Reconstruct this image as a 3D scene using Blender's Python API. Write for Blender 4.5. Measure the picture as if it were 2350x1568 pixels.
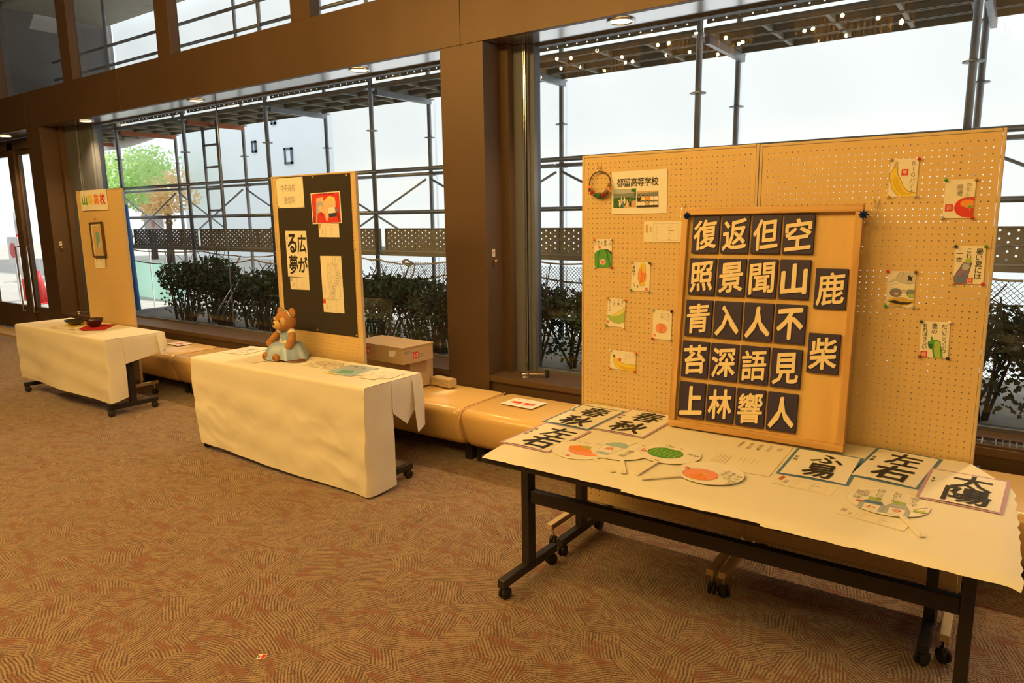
import bpy, math, random
from mathutils import Vector, Matrix, noise
random.seed(7)
PI = math.pi
sc = bpy.context.scene
COL = sc.collection
for o in list(bpy.data.objects):
    bpy.data.objects.remove(o)

# ------------------------------------------------------------------ camera
FPX, YAW, PITCH, ROLL, HC = 1632.96, 0.6199486, 0.1734868, -0.0143415, 1.70
W_, H_ = 2350.0, 1568.0
fw = Vector((-math.sin(YAW) * math.cos(PITCH), math.cos(YAW) * math.cos(PITCH), -math.sin(PITCH)))
r0 = Vector((math.cos(YAW), math.sin(YAW), 0))
u0 = r0.cross(fw)
rt = r0 * math.cos(ROLL) + u0 * math.sin(ROLL)
up = -r0 * math.sin(ROLL) + u0 * math.cos(ROLL)
CAM = Vector((0, 0, HC))
cd = bpy.data.cameras.new('camera')
cam = bpy.data.objects.new('camera', cd)
COL.objects.link(cam)
cam.matrix_world = Matrix(((rt.x, up.x, -fw.x, 0), (rt.y, up.y, -fw.y, 0), (rt.z, up.z, -fw.z, HC), (0, 0, 0, 1)))
cd.sensor_fit = 'HORIZONTAL'
cd.sensor_width = 36.0
cd.lens = 36.0 * FPX / W_
cd.clip_start = 0.05
cd.clip_end = 300
sc.camera = cam

# ------------------------------------------------------------------ world, sun, exposure
wd = bpy.data.worlds.new('World')
sc.world = wd
wd.use_nodes = True
bgn = wd.node_tree.nodes['Background']
bgn.inputs[0].default_value = (0.86, 0.93, 1.0, 1)
bgn.inputs[1].default_value = 1.5
sd = bpy.data.lights.new('sun', 'SUN')
sd.energy = 5.0
sd.angle = 0.02
sd.color = (1.0, 0.96, 0.9)
sun = bpy.data.objects.new('sun', sd)
COL.objects.link(sun)
to_sun = Vector((0.25, 0.35, 0.90)).normalized()
sun.rotation_euler = to_sun.to_track_quat('Z', 'Y').to_euler()
sun.location = (5, 12, 30)
BULB = 1230.0            # radiance of one chandelier bulb
WARM = (1.0, 0.615, 0.172)
vs = sc.view_settings
vs.view_transform = 'Standard'
vs.look = 'None'
vs.exposure = 0.0
vs.gamma = 1.0
vs.use_curve_mapping = False


# ------------------------------------------------------------------ pixel -> place helpers
def ray(x, y):
    return rt * ((x - W_ / 2) / FPX) + up * (-(y - H_ / 2) / FPX) + fw


def onZ(x, y, z):
    d = ray(x, y)
    return CAM + d * ((z - HC) / d.z)


def onY(x, y, Y):
    d = ray(x, y)
    return CAM + d * (Y / d.y)


def onX(x, y, X):
    d = ray(x, y)
    return CAM + d * (X / d.x)


# ------------------------------------------------------------------ materials
MATS = {}


def lin(r, g, b):
    return tuple((c / 255 / 12.92) if c / 255 <= 0.04045 else ((c / 255 + 0.055) / 1.055) ** 2.4 for c in (r, g, b))


def mat(name, col, rough=0.6, metal=0.0, var=None, bump=None, spec=0.5, coat=0.0, trans=None):
    if name in MATS:
        return MATS[name]
    m = bpy.data.materials.new(name)
    m.use_nodes = True
    nt = m.node_tree
    b = nt.nodes['Principled BSDF']
    b.inputs['Base Color'].default_value = (*col, 1)
    b.inputs['Roughness'].default_value = rough
    b.inputs['Metallic'].default_value = metal
    b.inputs['Specular IOR Level'].default_value = spec
    if coat:
        b.inputs['Coat Weight'].default_value = coat
        b.inputs['Coat Roughness'].default_value = 0.15
    tc = None
    if var or bump:
        tc = nt.nodes.new('ShaderNodeTexCoord')
    if var:
        sc_, amt = var[0], var[1]
        st = var[2] if len(var) > 2 else (1, 1, 1)
        mp = nt.nodes.new('ShaderNodeMapping')
        mp.inputs['Scale'].default_value = st
        nz = nt.nodes.new('ShaderNodeTexNoise')
        nz.inputs['Scale'].default_value = sc_
        nz.inputs['Detail'].default_value = 5
        mx = nt.nodes.new('ShaderNodeMix')
        mx.data_type = 'RGBA'
        mx.inputs[6].default_value = (*[max(0, c * (1 - amt)) for c in col], 1)
        mx.inputs[7].default_value = (*[min(1, c * (1 + amt)) for c in col], 1)
        nt.links.new(tc.outputs['Object'], mp.inputs[0])
        nt.links.new(mp.outputs[0], nz.inputs['Vector'])
        nt.links.new(nz.outputs['Fac'], mx.inputs[0])
        nt.links.new(mx.outputs[2], b.inputs['Base Color'])
    if bump:
        nz2 = nt.nodes.new('ShaderNodeTexNoise')
        nz2.inputs['Scale'].default_value = bump[0]
        nz2.inputs['Detail'].default_value = 4
        bp = nt.nodes.new('ShaderNodeBump')
        bp.inputs['Strength'].default_value = bump[1]
        bp.inputs['Distance'].default_value = bump[2] if len(bump) > 2 else 0.01
        nt.links.new(tc.outputs['Object'], nz2.inputs['Vector'])
        nt.links.new(nz2.outputs['Fac'], bp.inputs['Height'])
        nt.links.new(bp.outputs[0], b.inputs['Normal'])
    if trans:
        tr = nt.nodes.new('ShaderNodeBsdfTranslucent')
        tr.inputs[0].default_value = (*trans[1], 1)
        ms = nt.nodes.new('ShaderNodeMixShader')
        ms.inputs[0].default_value = trans[0]
        nt.links.new(b.outputs[0], ms.inputs[1])
        nt.links.new(tr.outputs[0], ms.inputs[2])
        nt.links.new(ms.outputs[0], nt.nodes['Material Output'].inputs[0])
    MATS[name] = m
    return m


def emat(name, col, strength):
    m = bpy.data.materials.new(name)
    m.use_nodes = True
    b = m.node_tree.nodes['Principled BSDF']
    b.inputs['Base Color'].default_value = (*col, 1)
    b.inputs['Emission Color'].default_value = (*col, 1)
    b.inputs['Emission Strength'].default_value = strength
    MATS[name] = m
    return m


def glass_mat(name, tint, refl=1.0):
    m = bpy.data.materials.new(name)
    m.use_nodes = True
    nt = m.node_tree
    nt.nodes.remove(nt.nodes['Principled BSDF'])
    t = nt.nodes.new('ShaderNodeBsdfTransparent')
    t.inputs[0].default_value = (*tint, 1)
    g = nt.nodes.new('ShaderNodeBsdfGlossy')
    g.inputs['Roughness'].default_value = 0.0
    g.inputs[0].default_value = (refl, refl, refl, 1)
    fr = nt.nodes.new('ShaderNodeFresnel')
    fr.inputs[0].default_value = 1.52
    ms = nt.nodes.new('ShaderNodeMixShader')
    nt.links.new(fr.outputs[0], ms.inputs[0])
    nt.links.new(t.outputs[0], ms.inputs[1])
    nt.links.new(g.outputs[0], ms.inputs[2])
    nt.links.new(ms.outputs[0], nt.nodes['Material Output'].inputs[0])
    MATS[name] = m
    return m


def carpet_mat():
    m = bpy.data.materials.new('carpet')
    m.use_nodes = True
    nt = m.node_tree
    N, L = nt.nodes.new, nt.links.new
    b = nt.nodes['Principled BSDF']
    b.inputs['Roughness'].default_value = 0.95
    b.inputs['Specular IOR Level'].default_value = 0.15
    b.inputs['Sheen Weight'].default_value = 0.35
    b.inputs['Sheen Roughness'].default_value = 0.4
    tc = N('ShaderNodeTexCoord')
    # wobble
    wob = N('ShaderNodeTexNoise'); wob.inputs['Scale'].default_value = 3.0; wob.inputs['Detail'].default_value = 2
    L(tc.outputs['Object'], wob.inputs['Vector'])
    sub = N('ShaderNodeVectorMath'); sub.operation = 'SUBTRACT'; sub.inputs[1].default_value = (.5, .5, .5)
    L(wob.outputs['Color'], sub.inputs[0])
    sca = N('ShaderNodeVectorMath'); sca.operation = 'SCALE'; sca.inputs['Scale'].default_value = 0.07
    L(sub.outputs[0], sca.inputs[0])
    add = N('ShaderNodeVectorMath'); add.operation = 'ADD'
    L(tc.outputs['Object'], add.inputs[0]); L(sca.outputs[0], add.inputs[1])
    vo = N('ShaderNodeTexVoronoi'); vo.inputs['Scale'].default_value = 7.0; vo.voronoi_dimensions = '2D'
    L(add.outputs[0], vo.inputs['Vector'])
    sp = N('ShaderNodeSeparateColor'); L(vo.outputs['Color'], sp.inputs[0])
    an = N('ShaderNodeMath'); an.operation = 'MULTIPLY'; an.inputs[1].default_value = 6.283
    L(sp.outputs[0], an.inputs[0])
    ro = N('ShaderNodeVectorRotate'); ro.rotation_type = 'Z_AXIS'
    L(add.outputs[0], ro.inputs['Vector']); L(an.outputs[0], ro.inputs['Angle'])
    wv = N('ShaderNodeTexWave'); wv.wave_type = 'BANDS'; wv.bands_direction = 'X'
    wv.inputs['Scale'].default_value = 23.0; wv.inputs['Distortion'].default_value = 1.2
    wv.inputs['Detail'].default_value = 3.0; wv.inputs['Detail Scale'].default_value = 2.0
    L(ro.outputs[0], wv.inputs['Vector'])
    grain = N('ShaderNodeTexNoise'); grain.inputs['Scale'].default_value = 240; grain.inputs['Detail'].default_value = 2
    L(tc.outputs['Object'], grain.inputs['Vector'])
    g2 = N('ShaderNodeMath'); g2.operation = 'MULTIPLY_ADD'; g2.inputs[1].default_value = 2.1; g2.inputs[2].default_value = -1.35
    L(grain.outputs['Fac'], g2.inputs[0])
    bm_ = N('ShaderNodeMapping'); bm_.inputs['Scale'].default_value = (45, 9, 1)
    L(ro.outputs[0], bm_.inputs[0])
    brk = N('ShaderNodeTexNoise'); brk.inputs['Scale'].default_value = 1.0; brk.inputs['Detail'].default_value = 2
    L(bm_.outputs[0], brk.inputs['Vector'])
    wm = N('ShaderNodeMath'); wm.operation = 'MULTIPLY_ADD'; wm.inputs[1].default_value = 0.60
    L(wv.outputs['Fac'], wm.inputs[0]); L(brk.outputs['Fac'], wm.inputs[2])
    su = N('ShaderNodeMath'); su.operation = 'ADD'
    L(wm.outputs[0], su.inputs[0]); L(g2.outputs[0], su.inputs[1])
    rp = N('ShaderNodeValToRGB')
    rp.color_ramp.elements[0].position = 0.30; rp.color_ramp.elements[0].color = (0.115, 0.058, 0.050, 1)
    rp.color_ramp.elements[1].position = 0.62; rp.color_ramp.elements[1].color = (0.390, 0.285, 0.190, 1)
    L(su.outputs[0], rp.inputs[0])
    # red patches
    mp = N('ShaderNodeMapping'); mp.inputs['Scale'].default_value = (7.0, 17.0, 1); mp.inputs['Rotation'].default_value = (0, 0, -0.25)
    L(tc.outputs['Object'], mp.inputs[0])
    nz = N('ShaderNodeTexNoise'); nz.inputs['Scale'].default_value = 1.0; nz.inputs['Detail'].default_value = 1.0
    L(mp.outputs[0], nz.inputs['Vector'])
    r2 = N('ShaderNodeValToRGB')
    r2.color_ramp.elements[0].position = 0.57; r2.color_ramp.elements[0].color = (0, 0, 0, 1)
    r2.color_ramp.elements[1].position = 0.64; r2.color_ramp.elements[1].color = (0.62, 0.62, 0.62, 1)
    L(nz.outputs['Fac'], r2.inputs[0])
    mx = N('ShaderNodeMix'); mx.data_type = 'RGBA'
    mx.inputs[7].default_value = (0.225, 0.075, 0.050, 1)
    L(r2.outputs[0], mx.inputs[0]); L(rp.outputs[0], mx.inputs[6])
    L(mx.outputs[2], b.inputs['Base Color'])
    bp = N('ShaderNodeBump'); bp.inputs['Strength'].default_value = 0.5; bp.inputs['Distance'].default_value = 0.006
    L(su.outputs[0], bp.inputs['Height']); L(bp.outputs[0], b.inputs['Normal'])
    MATS['carpet'] = m
    return m


def wood_mat(name, c0, c1, axis='Z', scale=2.2, rough=0.45):
    m = bpy.data.materials.new(name)
    m.use_nodes = True
    nt = m.node_tree
    N, L = nt.nodes.new, nt.links.new
    b = nt.nodes['Principled BSDF']
    b.inputs['Roughness'].default_value = rough
    tc = N('ShaderNodeTexCoord')
    mp = N('ShaderNodeMapping')
    mp.inputs['Scale'].default_value = {'Z': (9, 9, .9), 'X': (.9, 9, 9), 'Y': (9, .9, 9)}[axis]
    nz = N('ShaderNodeTexNoise'); nz.inputs['Scale'].default_value = scale; nz.inputs['Detail'].default_value = 6
    nz.inputs['Distortion'].default_value = 0.8
    rp = N('ShaderNodeValToRGB')
    rp.color_ramp.elements[0].position = 0.35; rp.color_ramp.elements[0].color = (*c0, 1)
    rp.color_ramp.elements[1].position = 0.65; rp.color_ramp.elements[1].color = (*c1, 1)
    L(tc.outputs['Object'], mp.inputs[0]); L(mp.outputs[0], nz.inputs['Vector'])
    L(nz.outputs['Fac'], rp.inputs[0]); L(rp.outputs[0], b.inputs['Base Color'])
    MATS[name] = m
    return m


M_CARPET = carpet_mat()
M_BRONZE = mat('bronze_panel', (0.118, 0.073, 0.044), 0.46, 0.28, var=(2.5, 0.10), bump=(300, 0.05, 0.001))
M_GREYMET = mat('grey_anodised', (0.125, 0.140, 0.175), 0.5, 0.0, var=(3, 0.08))
M_CHROME = mat('chrome', (0.75, 0.73, 0.70), 0.15, 1.0)
M_SOFFIT = mat('soffit_metal', (0.74, 0.74, 0.77), 0.16, 0.95, var=(1.2, 0.06))
M_DARKMET = mat('dark_metal', (0.035, 0.030, 0.028), 0.5, 0.3)
M_GLASS = glass_mat('window_glass', (0.93, 0.96, 0.95))
M_PEG = mat('pegboard_paint', (0.69, 0.50, 0.235), 0.55, 0.0, var=(4, 0.05))
M_BEIGE = mat('beige_steel', (0.64, 0.50, 0.30), 0.45, 0.1, var=(6, 0.10))
M_BLACK = mat('black_steel', (0.030, 0.026, 0.024), 0.45, 0.2, var=(8, 0.2))
M_RUB = mat('black_rubber', (0.022, 0.020, 0.020), 0.6)
M_PAPER = mat('paper_white', (0.84, 0.82, 0.77), 0.75, var=(9, 0.03), spec=0.2)
M_PAPER2 = mat('paper_cream', (0.83, 0.78, 0.66), 0.75, var=(9, 0.03), spec=0.2)
M_ROLL = mat('roll_paper', (0.82, 0.79, 0.70), 0.6, var=(3.5, 0.04), bump=(12, 0.25, 0.01), spec=0.3)
M_CLOTH = mat('white_cloth', (0.84, 0.80, 0.72), 0.8, var=(2.5, 0.04), bump=(9, 0.16, 0.02), spec=0.2)
M_VINYL = mat('tan_vinyl', (0.78, 0.53, 0.215), 0.26, 0, var=(3, 0.06), bump=(60, 0.06, 0.003), spec=0.5)
M_INK = mat('ink', (0.018, 0.016, 0.016), 0.6)
M_GREYINK = mat('grey_ink', (0.25, 0.22, 0.18), 0.7)
M_WOOD = wood_mat('light_wood', (0.62, 0.40, 0.14), (0.70, 0.47, 0.18), 'Y', 1.4)
M_WOODV = wood_mat('frame_wood_upright', (0.50, 0.28, 0.095), (0.68, 0.42, 0.16), 'Y')
M_WOODF = wood_mat('frame_wood', (0.50, 0.28, 0.095), (0.68, 0.42, 0.16), 'X')
M_NAVY = mat('navy_tile', (0.030, 0.022, 0.072), 0.6, var=(8, 0.2))
M_CREAM = mat('cream_paint', (0.83, 0.70, 0.45), 0.5)
M_CARD = mat('cardboard', (0.50, 0.37, 0.235), 0.8, var=(5, 0.06))
M_GALV = mat('galvanised', (0.30, 0.31, 0.32), 0.45, 0.7, var=(14, 0.25))
M_RUST = mat('rusty_paint', (0.42, 0.13, 0.06), 0.7, 0.2, var=(10, 0.3))
M_DECK = mat('deck_steel', (0.290, 0.260, 0.195), 0.65, 0.2, var=(6, 0.2))
M_SHEET = mat('mesh_sheet', (0.80, 0.83, 0.86), 0.9, var=(1.3, 0.04), spec=0.1, trans=(0.62, (0.90, 0.94, 0.97)))
M_LEAF = mat('leaf_dark', (0.055, 0.095, 0.045), 0.5, var=(30, 0.5))
M_LEAF2 = mat('leaf_light', (0.46, 0.66, 0.26), 0.5, var=(6, 0.4), trans=(0.5, (0.75, 0.92, 0.40)))
M_LEAF3 = mat('leaf_orange', (0.80, 0.55, 0.28), 0.5, var=(6, 0.4), trans=(0.5, (0.98, 0.75, 0.42)))
M_BARK = mat('bark', (0.09, 0.065, 0.045), 0.9, var=(20, 0.3))
M_GROUND = mat('outside_ground', (0.46, 0.43, 0.38), 0.95, var=(3, 0.25))
M_CONC = mat('concrete', (0.40, 0.39, 0.37), 0.9, var=(4, 0.12))
M_WHITEW = mat('white_render', (0.84, 0.86, 0.88), 0.85, var=(0.5, 0.03))
M_ROPE = mat('rope', (0.48, 0.38, 0.26), 0.9, var=(60, 0.45))
M_DKNET = mat('dark_net', (0.06, 0.065, 0.07), 0.8)
M_TARP = mat('white_tarp', (0.75, 0.70, 0.66), 0.7, trans=(0.3, (0.8, 0.75, 0.7)))
M_WALL = mat('inner_wall', (0.30, 0.22, 0.15), 0.7, var=(1.5, 0.08))
M_CEIL = mat('ceiling_board', (0.55, 0.47, 0.36), 0.8, var=(1.5, 0.05))
PAL = {}


def pal(n, c, rough=0.7):
    PAL[n] = mat('paint_' + n, c, rough, var=(40, 0.10))
    return PAL[n]


for n_, c_ in dict(white=(.85, .83, .79), ink=(.02, .018, .018), grey=(.30, .28, .25), lgrey=(.58, .56, .52), red=(.68, .045, .035),
                   dred=(.36, .02, .025), orange=(.85, .28, .05), yellow=(.82, .62, .06), dyellow=(.72, .50, .03), lemon=(.80, .72, .20),
                   green=(.09, .36, .06), lgreen=(.38, .55, .12), dgreen=(.035, .14, .04), brown=(.22, .11, .05), peach=(.86, .33, .20),
                   pink=(.80, .36, .36), blue=(.10, .22, .42), lblue=(.36, .55, .66), navy=(.03, .04, .11), lilac=(.50, .33, .50),
                   purple=(.26, .17, .36), skin=(.82, .56, .40), gold=(.62, .42, .08), silver=(.50, .48, .44), copper=(.50, .15, .07),
                   tan=(.60, .42, .22), aqua=(.18, .42, .38), skyb=(.42, .48, .55), hill=(.20, .24, .26), black=(.03, .027, .024)).items():
    pal(n_, c_)


# ------------------------------------------------------------------ mesh builder
class MB:
    def __init__(s):
        s.v = []; s.f = []; s.m = []; s.mats = []

    def mi(s, m):
        if m is None:
            return 0
        if m not in s.mats:
            s.mats.append(m)
        return s.mats.index(m)

    def add(s, vs_, fs_, m=None):
        k = len(s.v); i = s.mi(m)
        s.v += [Vector(p) for p in vs_]
        for f in fs_:
            s.f.append([k + a for a in f]); s.m.append(i)
        return s

    def box(s, x0, x1, y0, y1, z0, z1, m=None):
        return s.add([(x0, y0, z0), (x1, y0, z0), (x1, y1, z0), (x0, y1, z0), (x0, y0, z1), (x1, y0, z1), (x1, y1, z1), (x0, y1, z1)],
                     [(0, 3, 2, 1), (4, 5, 6, 7), (0, 1, 5, 4), (1, 2, 6, 5), (2, 3, 7, 6), (3, 0, 4, 7)], m)

    def rbox(s, x0, x1, y0, y1, z0, z1, b, m=None):
        # box with chamfered edges: 24 verts
        import bmesh
        bm = bmesh.new()
        bmesh.ops.create_cube(bm, size=1)
        for v in bm.verts:
            v.co = Vector((x0 if v.co.x < 0 else x1, y0 if v.co.y < 0 else y1, z0 if v.co.z < 0 else z1))
        bmesh.ops.bevel(bm, geom=bm.edges[:], offset=b, segments=3, profile=0.5, affect='EDGES')
        bm.verts.index_update()
        s.add([v.co.copy() for v in bm.verts], [[v.index for v in f.verts] for f in bm.faces], m)
        bm.free()
        return s

    def tube(s, pts, r, n=8, m=None, cap=True, r1=None):
        pts = [Vector(p) for p in pts]
        k = len(pts)
        vs_ = []; fs_ = []
        ref = Vector((0, 0, 1))
        t0 = (pts[1] - pts[0]).normalized()
        if abs(t0.z) > 0.9:
            ref = Vector((1, 0, 0))
        a = t0.cross(ref).normalized()
        for i, p in enumerate(pts):
            t = (pts[min(i + 1, k - 1)] - pts[max(i - 1, 0)]).normalized()
            a = (a - t * a.dot(t))
            a = a.normalized() if a.length > 1e-6 else t.orthogonal().normalized()
            bb = t.cross(a)
            rr = r if r1 is None else r + (r1 - r) * i / (k - 1)
            for j in range(n):
                q = 2 * PI * j / n
                vs_.append(p + a * (rr * math.cos(q)) + bb * (rr * math.sin(q)))
        for i in range(k - 1):
            for j in range(n):
                fs_.append((i * n + j, i * n + (j + 1) % n, (i + 1) * n + (j + 1) % n, (i + 1) * n + j))
        if cap:
            fs_.append(tuple(range(n))[::-1]); fs_.append(tuple((k - 1) * n + j for j in range(n)))
        return s.add(vs_, fs_, m)

    def lathe(s, c, prof, n=24, m=None, axis='Z', sx=1, sy=1):
        c = Vector(c); vs_ = []; fs_ = []
        for (r, z) in prof:
            for j in range(n):
                q = 2 * PI * j / n
                x, y = r * math.cos(q) * sx, r * math.sin(q) * sy
                vs_.append(c + (Vector((x, y, z)) if axis == 'Z' else Vector((x, z, y)) if axis == 'Y' else Vector((z, x, y))))
        k = len(prof)
        for i in range(k - 1):
            for j in range(n):
                fs_.append((i * n + j, i * n + (j + 1) % n, (i + 1) * n + (j + 1) % n, (i + 1) * n + j))
        if prof[0][0] > 1e-5:
            fs_.append(tuple(range(n))[::-1])
        if prof[-1][0] > 1e-5:
            fs_.append(tuple((k - 1) * n + j for j in range(n)))
        return s.add(vs_, fs_, m)

    def sphere(s, c, r, n=12, k=8, m=None, sc3=(1, 1, 1), rot=None):
        c = Vector(c); vs_ = []; fs_ = []
        for i in range(k + 1):
            th = PI * i / k
            for j in range(n):
                q = 2 * PI * j / n
                p = Vector((math.sin(th) * math.cos(q) * sc3[0], math.sin(th) * math.sin(q) * sc3[1], math.cos(th) * sc3[2])) * r
                vs_.append(c + (rot @ p if rot else p))
        for i in range(k):
            for j in range(n):
                fs_.append((i * n + j, (i + 1) * n + j, (i + 1) * n + (j + 1) % n, i * n + (j + 1) % n))
        return s.add(vs_, fs_, m)

    def grid(s, fn, nu, nv, m=None):
        vs_ = [fn(i / nu, j / nv) for j in range(nv + 1) for i in range(nu + 1)]
        fs_ = [(j * (nu + 1) + i, j * (nu + 1) + i + 1, (j + 1) * (nu + 1) + i + 1, (j + 1) * (nu + 1) + i) for j in range(nv) for i in range(nu)]
        return s.add(vs_, fs_, m)

    def bar(s, a, b, w, h, m=None, upv=(0, 0, 1)):
        a = Vector(a); b = Vector(b); t = (b - a).normalized(); u = Vector(upv)
        x = t.cross(u)
        x = x.normalized() if x.length > 1e-4 else t.orthogonal().normalized()
        y = x.cross(t)
        c = []
        for p in (a, b):
            for sx, sy in ((-1, -1), (1, -1), (1, 1), (-1, 1)):
                c.append(p + x * (sx * w / 2) + y * (sy * h / 2))
        return s.add(c, [(0, 1, 2, 3), (7, 6, 5, 4), (0, 4, 5, 1), (1, 5, 6, 2), (2, 6, 7, 3), (3, 7, 4, 0)], m)

    def data(s, name, m=None, smooth=False):
        me = bpy.data.meshes.new(name)
        me.from_pydata([tuple(p) for p in s.v], [], s.f)
        ms = s.mats if s.mats else [m]
        for q in ms:
            me.materials.append(q)
        if s.mats:
            me.polygons.foreach_set('material_index', s.m)
        if smooth:
            me.polygons.foreach_set('use_smooth', [True] * len(me.polygons))
        me.update()
        return me

    def build(s, name, m=None, parent=None, smooth=False, local=False):
        # world-space verts: the origin moves to the base of the shape; local=True keeps verts in the parent's frame
        if local:
            me = s.data(name, m, smooth)
            o = bpy.data.objects.new(name, me)
            COL.objects.link(o)
            o.parent = parent
            return o
        xs = [p.x for p in s.v]; ys = [p.y for p in s.v]; zs = [p.z for p in s.v]
        c = Vector(((min(xs) + max(xs)) / 2, (min(ys) + max(ys)) / 2, min(zs)))
        for p in s.v:
            p -= c
        me = s.data(name, m, smooth)
        o = bpy.data.objects.new(name, me)
        COL.objects.link(o)
        o.location = c
        if parent is not None:
            adopt(o, parent)
        return o


WORLD = {}


def wloc(o):
    return WORLD.get(o.name, o.location.copy())


def adopt(o, parent):
    # parents here carry only a translation in world space
    pl = wloc(parent)
    WORLD[o.name] = o.location.copy()
    o.parent = parent
    o.matrix_parent_inverse = Matrix.Translation(-pl)


def tag(o, label, cat, group=None):
    o['label'] = label; o['category'] = cat
    if group:
        o['group'] = group
    return o


def thing(name, label, cat, loc, group=None):
    o = bpy.data.objects.new(name, None)
    COL.objects.link(o)
    o.empty_display_size = 0.05
    o.location = loc
    return tag(o, label, cat, group)


def struct(name, loc=(0, 0, 0)):
    o = bpy.data.objects.new(name, None)
    COL.objects.link(o)
    o.empty_display_size = 0.05
    o.location = loc
    o['kind'] = 'structure'
    return o


def inst(name, me, loc, parent, rotz=0.0):
    o = bpy.data.objects.new(name, me)
    COL.objects.link(o)
    o.location = loc
    if rotz:
        o.rotation_euler = (0, 0, rotz)
    if parent is not None:
        adopt(o, parent)
    return o


# ------------------------------------------------------------------ lettering
GL = {}
NB = {}


def glyph(ch, bold=0.0):
    key = (ch, bold)
    if key in GL:
        return GL[key]
    cu = bpy.data.curves.new('glyph', 'FONT')
    cu.body = ch
    cu.size = 1.0
    cu.resolution_u = 2
    cu.fill_mode = 'FRONT'
    o = bpy.data.objects.new('glyph', cu)
    COL.objects.link(o)
    dg = bpy.context.evaluated_depsgraph_get()
    me = bpy.data.meshes.new_from_object(o.evaluated_get(dg))
    v = [(p.co.x, p.co.y) for p in me.vertices]
    f = [list(p.vertices) for p in me.polygons]
    bpy.data.objects.remove(o); bpy.data.curves.remove(cu); bpy.data.meshes.remove(me)
    if bold > 0 and v:
        v0, f0 = v, f
        v, f = [], []
        for q in range(9):
            ox, oy = (0, 0) if q == 8 else (bold * math.cos(q * PI / 4), bold * math.sin(q * PI / 4))
            k = len(v)
            v += [(a + ox, b + oy) for a, b in v0]
            f += [[k + i for i in fc] for fc in f0]
    if v:
        bb = (min(p[0] for p in v), max(p[0] for p in v), min(p[1] for p in v), max(p[1] for p in v))
    else:
        bb = (0, .5, 0, .5)
    GL[key] = (v, f, bb)
    NB[key] = len(v) // 9 if bold > 0 else max(1, len(v))
    return GL[key]


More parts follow.
